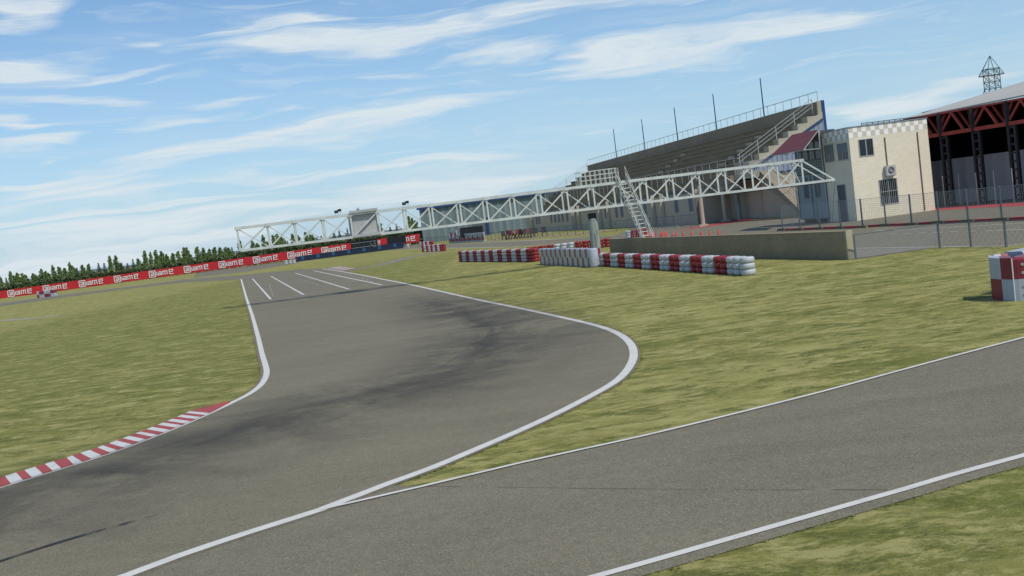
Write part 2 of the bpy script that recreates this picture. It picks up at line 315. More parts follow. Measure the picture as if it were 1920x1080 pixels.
# ------------------------------------------------------------------ mesh helpers
class MB:
    def __init__(s): s.v = []; s.f = []; s.m = []; s.uv = {}
    def poly(s, pts, mi=0):
        b = len(s.v); s.v += [tuple(p) for p in pts]; s.f.append(tuple(range(b, b + len(pts)))); s.m.append(mi)
    def hexa(s, p, mi=0):   # 8 points: bottom 4 (ccw), top 4
        b = len(s.v); s.v += [tuple(q) for q in p]
        for f in ((3,2,1,0),(4,5,6,7),(0,1,5,4),(1,2,6,5),(2,3,7,6),(3,0,4,7)): s.f.append(tuple(b + i for i in f)); s.m.append(mi)
        return s
    def box(s, c, size, mi=0, rz=0.0):
        ca, sa = math.cos(rz), math.sin(rz); hx, hy, hz = (q / 2 for q in size); P = []
        for z in (-hz, hz):
            for x, y in ((-hx,-hy),(hx,-hy),(hx,hy),(-hx,hy)): P.append((c[0] + x*ca - y*sa, c[1] + x*sa + y*ca, c[2] + z))
        return s.hexa(P, mi)
    def frame_box(s, O, ux, uy, uz, a, b, mi=0):   # box in a local frame from corner a to corner b
        P = []
        for z in (a[2], b[2]):
            for x, y in ((a[0], a[1]), (b[0], a[1]), (b[0], b[1]), (a[0], b[1])): P.append(O + ux * x + uy * y + uz * z)
        return s.hexa(P, mi)
    def bar(s, a, b, w, h=None, mi=0, up=(0, 0, 1)):
        a = Vector(a); b = Vector(b); h = h or w; d = (b - a).normalized(); up = Vector(up)
        if abs(d.dot(up)) > .98: up = Vector((0, 1, 0))
        x = d.cross(up).normalized(); y = x.cross(d).normalized()
        P = [q + x * i * w / 2 + y * j * h / 2 for q in (a, b) for i, j in ((-1,-1),(1,-1),(1,1),(-1,1))]
        return s.hexa(P, mi)
    def tube(s, a, b, r, r2=None, n=8, mi=0, caps=True):
        a = Vector(a); b = Vector(b); r2 = r if r2 is None else r2; d = (b - a).normalized(); up = Vector((0, 0, 1)) if abs(d.z) < .95 else Vector((0, 1, 0))
        x = d.cross(up).normalized(); y = x.cross(d); base = len(s.v)
        for q, rr in ((a, r), (b, r2)):
            for i in range(n): t = 2 * math.pi * i / n; s.v.append(tuple(q + (x * math.cos(t) + y * math.sin(t)) * rr))
        for i in range(n): j = (i + 1) % n; s.f.append((base + i, base + j, base + n + j, base + n + i)); s.m.append(mi)
        if caps: s.f.append(tuple(base + i for i in reversed(range(n)))); s.m.append(mi); s.f.append(tuple(base + n + i for i in range(n))); s.m.append(mi)
        return s
    def lathe(s, prof, c=(0, 0, 0), n=20, mi=0, closed=True):
        b = len(s.v); k = len(prof)
        for i in range(n):
            t = 2 * math.pi * i / n
            for r, z in prof: s.v.append((c[0] + r * math.cos(t), c[1] + r * math.sin(t), c[2] + z))
        for i in range(n):
            j = (i + 1) % n
            for q in range(k if closed else k - 1):
                q2 = (q + 1) % k; s.f.append((b + i*k + q, b + j*k + q, b + j*k + q2, b + i*k + q2)); s.m.append(mi)
        return s
    def build(s, name, mats, parent=None, smooth=False, origin=None):
        me = bpy.data.meshes.new(name)
        o = Vector(origin) if origin is not None else None
        vs2 = s.v if o is None else [tuple(Vector(v) - o) for v in s.v]
        me.from_pydata(vs2, [], s.f); me.update()
        for m in (mats if isinstance(mats, (list, tuple)) else [mats]): me.materials.append(m)
        if len(me.materials) > 1: me.polygons.foreach_set('material_index', s.m)
        if s.uv:
            ul = me.uv_layers.new(name='UVMap')
            for l in me.loops: ul.data[l.index].uv = s.uv.get(l.vertex_index, (0, 0))
        if smooth: me.polygons.foreach_set('use_smooth', [True] * len(me.polygons))
        ob = bpy.data.objects.new(name, me); col.objects.link(ob)
        if o is not None: ob.location = o
        if parent is not None: ob.parent = parent
        return ob
def tag(o, label=None, cat=None, group=None, kind=None):
    if label: o['label'] = label
    if cat: o['category'] = cat
    if group: o['group'] = group
    if kind: o['kind'] = kind
    return o
def thing(name, label, cat, loc=(0, 0, 0), rz=0.0, group=None):
    o = bpy.data.objects.new(name, None); o.empty_display_size = .3; col.objects.link(o); o.location = loc; o.rotation_euler = (0, 0, rz); return tag(o, label, cat, group)
def kids(o): return [c for c in bpy.data.objects if c.parent == o]
TREE = {}
def dup(root, loc, rz=0.0, label=None, scale=None, swap=None):
    if root.name not in TREE: TREE[root.name] = [(c, kids(c)) for c in kids(root)]
    r = root.copy(); col.objects.link(r); r.location = loc; r.rotation_euler = (0, 0, rz)
    if scale is not None: r.scale = scale
    if label: r['label'] = label
    for c, gs in TREE[root.name]:
        q = c.copy(); col.objects.link(q); q.parent = r
        for g in gs: h = g.copy(); col.objects.link(h); h.parent = q
    return r
def struct(name, mb, m, **kw): return tag(mb.build(name, m, **kw), kind='structure')
def smoothline(pts, step=.5):
    P = [Vector(p) for p in pts]; P = [P[0] * 2 - P[1]] + P + [P[-1] * 2 - P[-2]]; out = []
    for i in range(1, len(P) - 2):
        a, b, c, d = P[i-1], P[i], P[i+1], P[i+2]; n = max(1, int((c - b).length / step))
        for k in range(n):
            t = k / n; out.append(.5 * ((2*b) + (c - a)*t + (2*a - 5*b + 4*c - d)*t*t + (3*b - a - 3*c + d)*t**3))
    out.append(P[-2]); return out
def normals(P):
    ns = []
    for i in range(len(P)):
        d = (P[min(i+1, len(P)-1)] - P[max(i-1, 0)]); d.z = 0; d.normalize(); ns.append(Vector((-d.y, d.x, 0)))
    return ns
def ribbon(mb, P, w, z, off=0.0, mi=0, uv=False):
    ns = normals(P); b = len(mb.v); L = 0
    for i, (p, n) in enumerate(zip(P, ns)):
        if i: L += (P[i] - P[i-1]).length
        for j, sg in enumerate((-.5, .5)):
            q = p + n * (off + sg * w); mb.v.append((q.x, q.y, z))
            if uv: mb.uv[len(mb.v) - 1] = (L, j)
    for i in range(len(P) - 1): mb.f.append((b + 2*i, b + 2*i + 2, b + 2*i + 3, b + 2*i + 1)); mb.m.append(mi)
def sheet(name, pts, z, m):
    P = [Vector((p[0], p[1], z)) for p in pts]; tri = tessellate_polygon([P]); mb = MB(); mb.v = [tuple(p) for p in P]
    for t in tri:
        a, b, c = (P[i] for i in t)
        mb.f.append(tuple(t) if (b - a).cross(c - a).z > 0 else tuple(reversed(t))); mb.m.append(0)
    return struct(name, mb, m)
def off(P, d): ns = normals(P); return [p + n * d for p, n in zip(P, ns)]
def gl(pts): return [G(x, y) for x, y in pts]

# ================================================================== THE GROUND
mb = MB(); nx = 60
xs = [-3000 + 6000 * i / nx for i in range(nx + 1)]; ys = [-600 + 6600 * i / nx for i in range(nx + 1)]
for y in ys:
    for x in xs: mb.v.append((x, y, 0))
for j in range(nx):
    for i in range(nx): a = j * (nx + 1) + i; mb.f.append((a, a+1, a+nx+2, a+nx+1)); mb.m.append(0)
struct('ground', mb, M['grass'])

# edge lines of the circuit, read from the photograph and laid on the ground
leftpx = [(452,523),(461,555),(472.5,590),(484,632),(491,662),(497,682),(500,697),(496,712),(485,726),(465,740),(437,754),(393,775),(327,803.5),(240,837.5),(167,862.5),(117,878),(0,914)]
LL = smoothline(gl(leftpx) , .4); e = (LL[-1] - LL[-6]).normalized(); LL += [LL[-1] + e * 4, LL[-1] + e * 14]
rightpx = [(605,504),(645,510),(687,517.5),(725,525),(775,534.8),(887,560),(970,577),(1056,595.6),(1105,607),(1142,618),(1168,631),(1183,646),(1188,660),(1186,676),(1174,696),(1147,720),(1060,767),(977,806),(893,842),(810,877),(727,907),(660,933),(600,956),(467,998),(333,1043),(240,1078)]
RL = smoothline(gl(rightpx), .4); e = (RL[-1] - RL[-6]).normalized(); RL += [RL[-1] + e * 4, RL[-1] + e * 14]
puppx = [(600,956),(793,912),(977,868),(1200,819),(1280,800),(1513,742),(1680,697),(1780,670),(1920,633)]
PU = smoothline(gl(puppx), .5); e = (PU[-1] - PU[-8]).normalized(); PU += [PU[-1] + e * 6, PU[-1] + e * 30]
plowpx = [(1113,1081),(1200,1057),(1610,940.5),(1697,916),(1780,891),(1920,853)]
PL = smoothline(gl(plowpx), .5); e = (PL[-1] - PL[-6]).normalized(); e0 = (PL[0] - PL[5]).normalized(); PL = [PL[0] + e0 * 16, PL[0] + e0 * 4] + PL + [PL[-1] + e * 6, PL[-1] + e * 30]
track = off(LL, -.0)[::1]
Lo = off(LL, -.17) if (off(LL, .17)[20].x > LL[20].x) else off(LL, .17)
Ro = off(RL, .15) if (off(RL, .2)[20].x > RL[20].x) else off(RL, -.15)
tr_poly = Lo + [Vector((-9, -10, 0)), Vector((-4, -10, 0))] + list(reversed(Ro))
sheet('track', tr_poly, .012, M['asphalt'])
PUo = off(PU, .045) if off(PU, .045)[10].y > PU[10].y else off(PU, -.045)
tipp = G(742, 909)
pit_poly = [tipp] + [p for p in PUo if p.x > tipp.x + .25]
plo = off(PL, -.27 if off(PL, -.27)[6].y < PL[6].y else .27)
pit_poly = pit_poly + list(reversed(plo)) + [Vector((-8, -6, 0)), Vector((-7.5, 6.0, 0)), G(100, 1080), G(430, 985), G(600, 945), G(700, 914)]
sheet('pit_road', pit_poly, .008, M['asphalt2'])
mb = MB(); ribbon(mb, LL, .17, .020); struct('track_edge_line', mb, M['line'])
mb = MB(); ribbon(mb, RL, .19, .020); struct('track_edge_line', mb, M['line'])
mb = MB(); ribbon(mb, PU, .085, .024); struct('pit_edge_line', mb, M['line'])
mb = MB(); ribbon(mb, PL, .11, .016); struct('pit_edge_line', mb, M['line'])

# rubber on the racing line and single skid
rubpx = [(740,545),(800,560),(860,578),(905,596),(935,618),(925,650),(870,690),(780,722),(660,752),(520,790),(380,830),(220,880),(60,938),(-140,1010)]
RB = smoothline(gl(rubpx), .6)
for i, (o_, w_, m_, z_) in enumerate(((.2, 7.2, 'rubber2', .030), (.0, 3.8, 'rubber', .034), (-.3, 1.2, 'rubber', .042))):
    mb = MB(); ribbon(mb, RB, w_, z_, o_, uv=True); struct('tyre_marks', mb, M[m_])
SK = smoothline(gl([(300,965),(200,992),(100,1021),(0,1053),(-140,1100)]), .3)
mb = MB()
ns = normals(SK)
ribbon(mb, SK, .085, .030, uv=True)
for k in mb.uv: mb.uv[k] = (mb.uv[k][0] * 3 + .4, mb.uv[k][1])
struct('skid_mark', mb, M['skid'])
# tar seam across the pit road
mb = MB(); sm_ = smoothline(gl([(800,911),(1000,913.5),(1280,916.5),(1560,917.5),(1760,917)]), .25)
for k in range(0, len(sm_) - 4, 4):
    if rnd.random() < .8: ribbon(mb, sm_[k:k + rnd.choice((3, 4, 5))], rnd.uniform(.006, .014), .013)
struct('tar_seam', mb, mat('tar', (.05, .048, .045), .8))

# kerb on the left: red and white teeth, slightly raised
inpx = [(432,757),(393,777),(327,805.5),(240,839.5),(167,864.5),(117,880),(0,916),(-140,957)]
outpx = [(432,754.5),(380,769),(352,771),(290,800),(225,826),(167,847),(100,868),(0,893),(-140,930)]
KI = smoothline(gl([(x, y - 1.2) for x, y in inpx]), .05); mbr = MB(); ns = normals(KI)
KW = .62; acc_l = 0; per = .40; sgn = 1 if (KI[10] + ns[10]).x < KI[10].x else -1
tot = sum((KI[i+1] - KI[i]).length for i in range(len(KI) - 1))
for i in range(len(KI) - 1):
    d0 = acc_l; acc_l += (KI[i+1] - KI[i]).length; w0 = KW * min(1, d0 / 1.1 + .02); w1 = KW * min(1, acc_l / 1.1 + .02)
    mi = 0 if d0 < 1.1 else int((d0 - 1.1) / (per / 2) + 1) % 2
    sk = -.22
    a, b = KI[i], KI[i+1]; t_ = (b - a).normalized() * sk
    A = a + ns[i] * sgn * w0 + t_ * (w0 / KW); B = b + ns[i+1] * sgn * w1 + t_ * (w1 / KW)
    a2 = a + ns[i] * sgn * .03; b2 = b + ns[i+1] * sgn * .03
    mbr.poly([(a2.x, a2.y, .024), (b2.x, b2.y, .024), (B.x, B.y, .075), (A.x, A.y, .075)], mi)
    mbr.poly([(A.x, A.y, .075), (B.x, B.y, .075), (B.x, B.y, 0), (A.x, A.y, 0)], mi)
struct('kerb', mbr, [M['kr'], M['kw']])

# grid lines on the straight
mb = MB()
for a, b in (((473.5,522.5),(507.5,561)),((508,518),(569.5,552.5)),((553.5,512),(655,542.5)),((587.5,507.5),(717,534.5))):
    ribbon(mb, [G(*a), G(*b)], .15, .021)
struct('grid_line', mb, M['line'])
mb = MB(); ribbon(mb, [G(470, 566), G(577, 552), G(640, 545), G(720, 534), G(755, 531)], .10, .021)
for (a, b, n) in (((505,533),(513,558),9),((548,545),(566,553),6),((590,540),(622,534),9),((625,516),(668,528),8),((640,512),(705,530),9),((560,523),(600,536),7),((655,533),(690,536),7)):
    A, B = G(*a), G(*b)
    for i in range(n): ribbon(mb, [A.lerp(B, i / n), A.lerp(B, (i + .4) / n)], .11, .021)
struct('grid_mark', mb, M['linefaint'])
mb = MB(); A, B = G(611, 503.5), G(641, 508)
for i in range(14):
    p = A.lerp(B, i / 14); q = A.lerp(B, (i + .9) / 14); o2 = Vector((1.3, .25, 0)); mb.poly([(p.x+.2, p.y, .026), (p.x + 1.7, p.y + .3, .05), (q.x + 1.7, q.y + .3, .05), (q.x+.2, q.y, .026)], i % 2)
struct('kerb', mb, [M['kw'], M['kr']])

# crossing track beyond the straight, run-off and paths
near = gl([(-60,583),(0,574),(80,563),(160,552),(250,540),(347,529),(452,523.5),(520,517),(605,506),(660,512)]); far = gl([(640,506),(605,502.5),(560,505),(500,511),(444,516),(347,523.5),(250,536.5),(160,547),(80,558),(0,568),(-60,577)])
sheet('far_track', near + far, .016, M['asphalt'])
sheet('far_run_off', gl([(362,521),(368,511.5),(455,500),(560,487),(562,492),(534,497.5),(460,509.5)]), .008, M['asphalt'])
mb = MB(); ribbon(mb, smoothline(gl([(640,510),(680,502.5),(713,496.7),(751,486.7),(788,478.3),(822,472),(845,469.5)]), 3), 2.2, .010); struct('path', mb, M['path'])
mb = MB(); ribbon(mb, smoothline(gl([(-40,606),(0,601),(60,597),(118,590.5)]), 2), 1.4, .010); struct('path', mb, mat('pale_gravel', (.29, .27, .20), .9, 0, .2, 2))
mb = MB(); ribbon(mb, smoothline(gl([(-40,583),(0,575.5),(150,553.5),(300,535),(452,524)]), 2), .12, .024); ribbon(mb, smoothline(gl([(-40,573),(0,566.5),(150,547),(300,529),(420,519)]), 2), .2, .024); struct('far_edge_line', mb, M['linefaint'])
sheet('link_track', gl([(700,470),(780,466.5),(856,465),(953,463),(1037,457),(1143,450),(1180,441),(1104,443.2),(1037,448.4),(915,453.8),(838,457.5),(765,459),(700,462)]), .010, M['asphalt'])
mb = MB(); ribbon(mb, smoothline(gl([(760,467),(856,465),(953,463),(1037,457)]), 2), .25, .018); ribbon(mb, smoothline(gl([(838,457.8),(915,454.2),(1037,448.8),(1104,443.6)]), 2), .25, .018); struct('link_edge_line', mb, M['line'])
# paddock apron
WL, WR = G(1145, 480), G(1589, 486)
pad = [Vector((WL.x + .1, WL.y, 0)), Vector((WR.x + .05, WR.y, 0)), G(1605, 465.5), G(1740, 463), G(1890, 461), Vector((45, 33, 0)), Vector((120, 20, 0)), Vector((150, 160, 0)), Vector((30, 190, 0)), G(1180, 431), G(1150, 442)]
sheet('paddock', pad, .008, M['asphalt2'])
sheet('verge_gravel', gl([(1601,486),(1606,466),(1750,463.5),(1680,474)]), .006, M['path'])
mb = MB(); ribbon(mb, gl([(1604,465.5),(1740,463.2),(1890,461)]) + [Vector((30, 36, 0))], .13, .016)
for a, b in ((1668,1680),(1694,1708),(1722,1736),(1750,1767),(1782,1796),(1812,1829),(1846,1862),(1868,1925)):
    f = lambda x: 438.6 - (x - 1668) * .0335
    ribbon(mb, [G(a, f(a)), G(b, f(b))], .11, .016)
ribbon(mb, gl([(1640,433),(1700,430.5),(1760,426.6),(1816,424.5),(1920,418)]), .12, .016)
struct('paddock_line', mb, M['line'])
sheet('red_painted_strip', gl([(1270,433),(1300,426.5),(1340,419.5),(1379,413.5),(1410,410.5),(1410,413),(1379,417),(1325,425),(1280,432)]), .014, M['redkerb'])
sheet('red_painted_strip', gl([(1712,396.5),(1740,391.5),(1772,388),(1843,382.5),(1925,379.5),(2150,371),(2150,379),(1925,385.5),(1843,389),(1772,393.5)]), .014, M['redkerb'])
sheet('dirt_strip', gl([(912,452),(1000,447),(1080,440),(1150,433),(1150,430.5),(1080,437),(1000,444),(912,450)]), .012, M['dirt'])

# hills
for (x0, x1, Y, hs_) in ((-1100, -640, 2300, 9), (-1500, 100, 3000, 14), (-500, 2300, 3300, 12)):
    mb = MB(); n = 50
    for k in range(n + 1):
        t = k / n; X = x0 + (x1 - x0) * t; h_ = hs_ * math.sin(math.pi * t) ** .7 * (.7 + .3 * math.sin(t * 9 + x0) + .12 * math.sin(t * 31))
        mb.v += [(X, Y - 300, -2), (X, Y, h_), (X, Y + 400, -2)]
    for k in range(n):
        a = 3 * k; mb.f += [(a, a+3, a+4, a+1), (a+1, a+4, a+5, a+2)]; mb.m += [0, 0]
    struct('hill', mb, M['hill'], smooth=True)

# ================================================================== GANTRY
TY = 61.6                                   # depth of the gantry's front face
DB = Vector((-.27, 1.0, 0)).normalized() * 1.05    # front face to back face
def tr(x, y): return D(x, y, TY)
g = thing('gantry', 'long white lattice truss gantry spanning the track on a round column', 'gantry', (6, TY, 0))
g.location = (0, 0, 0)
TL, TRr, BL, BR = tr(444, 427.5), tr(1502, 300), tr(451, 469.5), tr(1565, 336.5)
zt, zb = TL.z, BL.z
xt0, xt1 = TL.x, TRr.x
def chx(px, top): # point on chords at pixel column, linear interpolation of both ends
    a, b, x0, x1 = (TL, TRr, 444, 1502) if top else (BL, BR, 451, 1565)
    return a.lerp(b, (px - x0) / (x1 - x0))
for nm, a, b in (('top_chord', TL, TRr), ('bottom_chord', BL, BR)):
    for k, o_ in enumerate((Vector((0, 0, 0)), DB)):
        mb = MB(); mb.bar(a + o_, b + o_, .15, .15); mb.build(nm, M['steel'], g)
postx = [444, 501, 552, 605, 656.5, 708, 759.5, 809, 861.5, 911.5, 962.5, 1012.5, 1062, 1111, 1161, 1210, 1260, 1309.5, 1358, 1408, 1456, 1502]
def one(nm, a, b, w_, h_=None): m_ = MB(); m_.bar(a, b, w_, h_ or w_); m_.build(nm, M['steel'], g)
class PB:
    def __init__(s, nm): s.nm = nm
    def bar(s, a, b, w_, h_=None): one(s.nm, a, b, w_, h_)
mbv = PB('post'); mbw = PB('post'); mbd = PB('brace'); mbe = PB('brace'); mbc = PB('cross_tie')
for i, px in enumerate(postx):
    t = chx(px, True); b = t.copy(); b = Vector((t.x, TY, chx(px + 7.2, False).z))
    mbv.bar(t, b, .10); mbw.bar(t + DB, b + DB, .10)
    mbc.bar(t, t + DB, .08); mbc.bar(b, b + DB, .08)
    mbc.bar(t + Vector((-.14, -.08, -.02)), t + Vector((.14, -.08, -.02)), .02, .2)
    if i < len(postx) - 1:
        t2 = chx(postx[i+1], True); b2 = Vector((t2.x, TY, chx(postx[i+1] + 7.2, False).z))
        mbd.bar(b, t2, .085); mbe.bar(t + DB, b2 + DB, .06)
        if i == 0 or i == 3: pass
        if i < 20: mbd.bar(t2 + Vector((0, .02, -.05)), b2 + Vector((0, .02, .05)), .05)
mbd.bar(TRr, BR, .09); mbd.bar(TRr + Vector((-.7, 0, -.0)), BR + DB + Vector((-1.6, 0, 0)), .07); mbe.bar(TRr + DB, BR + DB, .07)
mb = MB(); mb.bar(chx(1380, False) + Vector((0, .5, -.12)), BR + Vector((.0, .5, -.10)), .05)
mb.build('end_conduit', M['darkcol'], g)
# cables looping under the chord
for (a, b, sag) in ((1085, 1125, 3), (1160, 1200, 5), (1310, 1345, 3), (1440, 1486, 14), (1486, 1506, 6)):
    pa, pb = chx(a, False) - Vector((0, 0, .07)), chx(b, False) - Vector((0, 0, .07)); prev = pa; mb = MB()
    for k in range(1, 9):
        t = k / 8; q = pa.lerp(pb, t) - Vector((0, 0, sag / F * TY * 4 * t * (1 - t))); mb.bar(prev, q, .018); prev = q
    mb.build('cable', M['dark'], g)
mb = MB()
q = tr(1566, 338); mb.bar(q, tr(1563, 372), .015); mb.bar(tr(1563, 372), tr(1561, 414), .015)
mb.build('cable', M['dark'], g)
# control cabin in the fourth bay
cab = MB()
cabL, cabR = chx(658, True), chx(703, True); cb0 = chx(666, False)
O = Vector((cabL.x, TY + .12, 0)); wd = cabR.x - cabL.x
cab.frame_box(O, Vector((1, 0, 0)), Vector((-.26, 1, 0)), Vector((0, 0, 1)), (0, 0, zb - .02), (wd + .04, .75, zt - .02))
M['cabin'] = concrete('cabin_sheet', (.40, .40, .385), (.50, .50, .48), 1, .9)
c_ = cab.build('cabin', M['cabin'], g)
mb = MB(); mb.box((O.x + wd / 2 + .02, TY + .12, zt + .07), (wd + .22, .55, .15)); mb.build('cabin_roof', M['cabin'], g)
mb = MB(); mb.box((O.x + wd / 2 + .1, TY - .02, zb - .02), (wd + .2, .3, .17)); mb.build('cabin_sill', M['cabin'], g)
# column
cxp = G(1127, 489.5); cx, cy = D(1113.5, 430, TY + .5).x, TY + .5
mb = MB(); mb.lathe([(.001, 0), (.30, 0), (.30, 2.75), (.001, 2.75)], (cx, cy, 0), 28, closed=False); mb.build('column', M['gcol'], g, smooth=False)
mb = MB(); mb.box((cx - .02, cy, 2.90), (.50, .5, .36)); mb.build('column_head', M['darkcol'], g)
# roof platform cage on the gantry
mb = MB(); za = chx(1090, True).z + .07
xa, xb, xc = tr(1091, 346).x, tr(1155, 341).x, tr(1173, 338).x
hr_ = .82; dl = DB * 1.0
for zz in (.28, .55, hr_):
    for a, b in (((xa, 0), (xb, 0)), ((xa, 1), (xb, 1)), ((xa, 0), (xa, 1)), ((xb, 1), (xc, 1)), ):
        pa = Vector((a[0], TY, za + zz)) + dl * a[1]; pb = Vector((b[0], TY, za + zz)) + dl * b[1]
        mb.bar(pa, pb, .026)
for k in range(8):
    for q in (0, 1): p = Vector((xa + (xb - xa) * k / 7, TY, za)) + dl * q; mb.bar(p, p + Vector((0, 0, hr_)), .032)
for k in range(1, 4): p = Vector((xb + (xc - xb) * k / 3, TY, za)) + dl; mb.bar(p, p + Vector((0, 0, hr_)), .03)
for k in range(1, 3): p = Vector((xa, TY, za)) + dl * k / 3; mb.bar(p, p + Vector((0, 0, hr_)), .03)
mb.build('platform_rail', M['steel'], g)
# steep access stair
lad = thing('access_stair', 'steep white steel stair with double handrails climbing to the gantry platform', 'stair')
top = Vector((xb + .03, TY - .12, za)); foot = Vector((top.x + 1.42, TY - .22, 0)); wv_ = Vector((.60, .0, 0)); st_w = wv_
mbl = MB(); mbr2 = MB(); mbh = MB()
for k in (0, 1):
    a, b = foot + st_w * k, top + st_w * k; mbl.bar(a, b, .045, .05)
    nrm = Vector((.10, -.30, .25)) ;
    for hh in (.45, .85):
        mbh.bar(a + Vector((0, 0, hh)), b + Vector((0, 0, hh)), .026)
    mbh.bar(a + Vector((.03, -.12, .42)), b + Vector((.03, -.12, .42)), .026)
    for q in range(9): p = a.lerp(b, q / 8); mbh.bar(p, p + Vector((0, 0, .85)), .02)
for q in range(1, 19): p = foot.lerp(top, q / 19); mbr2.bar(p, p + st_w, .03, .05)
mbl.build('stringer', M['steel'], lad); mbr2.build('treads', M['steel'], lad); mbh.build('handrail', M['steel'], lad)
# starting lights board hung under the cabin
sb = thing('light_board', 'black slatted light board hanging below the cabin of the white gantry', 'light board')
p0, p1 = tr(656.5, 453), tr(706, 446); zlo = tr(707, 461.5).z
mb = MB(); mb.box(((p0.x + p1.x) / 2, TY + .1, (p0.z + zlo) / 2), (p1.x - p0.x, .12, p0.z - zlo)); mb.build('backboard', M['dark'], sb)
mb = MB(); cxm = (p0.x + p1.x) / 2; W_ = p1.x - p0.x
for zz in (.13, .42): mb.box((cxm, TY + .02, p0.z - zz), (W_ * .92, .03, .03))
mb.box((p1.x - .15, TY + .02, p0.z - .28), (.03, .03, .45)); mb.bar((p1.x - .45, TY + .01, p0.z - .22), (p1.x - .22, TY + .01, p0.z - .50), .025)
mb.build('frame', M['galv'], sb)
for k in range(5): mb = MB(); mb.tube((p0.x + .25 + k * .28, TY + .05, p0.z - .28), (p0.x + .25 + k * .28, TY - .0, p0.z - .28), .07, n=12); mb.build('lamp', M['darkcol'], sb)
mb = MB(); mb.bar((p0.x + .1, TY + .1, p0.z), (p0.x + .1, TY + .1, zb), .03); mb.bar((p1.x - .1, TY + .1, p0.z), (p1.x - .1, TY + .1, zb), .03); mb.build('hanger', M['galv'], sb)
# floodlights and camera
def flood(px, lab):
    c0 = chx(px, True); f = thing('floodlight', lab, 'floodlight', (c0.x, TY + .1, c0.z + .07), 0, 'floodlights on the gantry')
    for k, (dx, dy, dz) in enumerate(((-.09, -.05, .13), (.10, .15, .20))):
        mb = MB(); P = []
        for z in (0, 1):
            for x, y in ((-.11, -.08), (.11, -.08), (.09, .09), (-.09, .09)): P.append((dx + x, dy + y - z * .03, dz + z * .16))
        mb.hexa(P); mb.build('lamp_head', M['dark'], f)
        mb = MB(); mb.box((dx, dy - .10, dz + .08), (.18, .015, .12)); mb.build('lens', M['glass'], f)
    mb = MB()
    for x in (-.16, 0, .16): mb.bar((x, 0, 0), (x, 0, .16), .018)
    mb.bar((-.18, 0, .12), (.18, .1, .14), .02); mb.build('bracket', M['galv'], f)
flood(634, 'pair of black floodlights on the gantry left of the grey cabin')
flood(761, 'pair of black floodlights on the gantry right of the grey cabin')
c0 = chx(672, True); dm = thing('dome_camera', 'small white globe camera on top of the gantry cabin', 'camera', (c0.x, TY + .12, c0.z + .12))
mb = MB(); mb.tube((0, 0, 0), (0, 0, .10), .02); mb.build('stem', M['galv'], dm)
mb = MB(); mb.lathe([(.001, 0), (.06, .02), (.09, .08), (.085, .13), (.05, .18), (.001, .2)], (0, 0, .08), 14, closed=False); mb.build('housing', M['whitep'], dm, smooth=True)
mb = MB(); mb.lathe([(.001, 0), (.055, .02), (.075, .06), (.001, .065)], (-.02, -.02, .055), 14, closed=False); mb.build('lens', M['glass'], dm, smooth=True)

# ================================================================== GRANDSTAND
d = Vector((-.191, .9816, 0)); n_ = Vector((.9816, .191, 0)); Z = Vector((0, 0, 1)); O = Vector((25.87, 102.6, 0))
LEN = 88.0
gs = thing('grandstand', 'long dark concrete grandstand with stepped rows behind the gantry', 'grandstand')
def SP(s, t, z): return O + d * s + n_ * t + Z * z
def gbox(mb, s0, s1, t0, t1, z0, z1, mi=0):
    mb.hexa([SP(s0, t0, z0), SP(s0, t1, z0), SP(s1, t1, z0), SP(s1, t0, z0), SP(s0, t0, z1), SP(s0, t1, z1), SP(s1, t1, z1), SP(s1, t0, z1)], mi)
rows = [(-1.6, 4.80), (-.75, 5.43)] + [(.15 + 1.17 * k, 6.06 + .636 * k) for k in range(7)]
mb = MB(); mbe = MB(); mbl = MB()
for i, (t, z) in enumerate(rows):
    t2 = rows[i+1][0] if i + 1 < len(rows) else 8.45
    zb_ = (z - .75) if i else 4.1
    gbox(mb, 1.15, LEN, t, t2 + .05, zb_, z - .07)
    gbox(mb, 1.15, LEN, t - .22, t2, z - .09, z)        # nosing
    if i: gbox(mbe, -.02, 1.15, t, 8.45, zb_ - .25, z)   # pale end steps
mb.build('seat_rows', M['stand'], gs, origin=SP(0, 0, 0)); mbe.build('end_steps', M['standl'], gs)
mb = MB(); gbox(mb, .2, LEN, 8.47, 8.75, 9.0, 11.32); mb.build('back_parapet', M['stand'], gs)
mb = MB(); gbox(mb, -.03, .2, 8.47, 8.9, 8.6, 11.36); mb.build('parapet_end', M['standl'], gs)
mb = MB(); gbox(mb, -.03, .5, 8.93, 9.3, 7.4, 11.4); gbox(mb, .5, LEN, 8.93, 9.2, 0, 11.3); mb.build('rear_cladding', M['shutterblue'], gs)
# aisle steps seen as small pale blocks
for s_, z_ in ((62, 0), (31, 0), (8, 0)):
    mb = MB()
    for i in range(2, len(rows) - 1):
        t, z = rows[i]; gbox(mb, s_ + i * .0, s_ + 1.5, t - .36, t - .002, z - .34, z - .30 + .02); gbox(mb, s_, s_ + 1.5, t - .36, t - .07, z - .60, z - .345)
    mb.build('aisle_steps', M['standl'], gs)
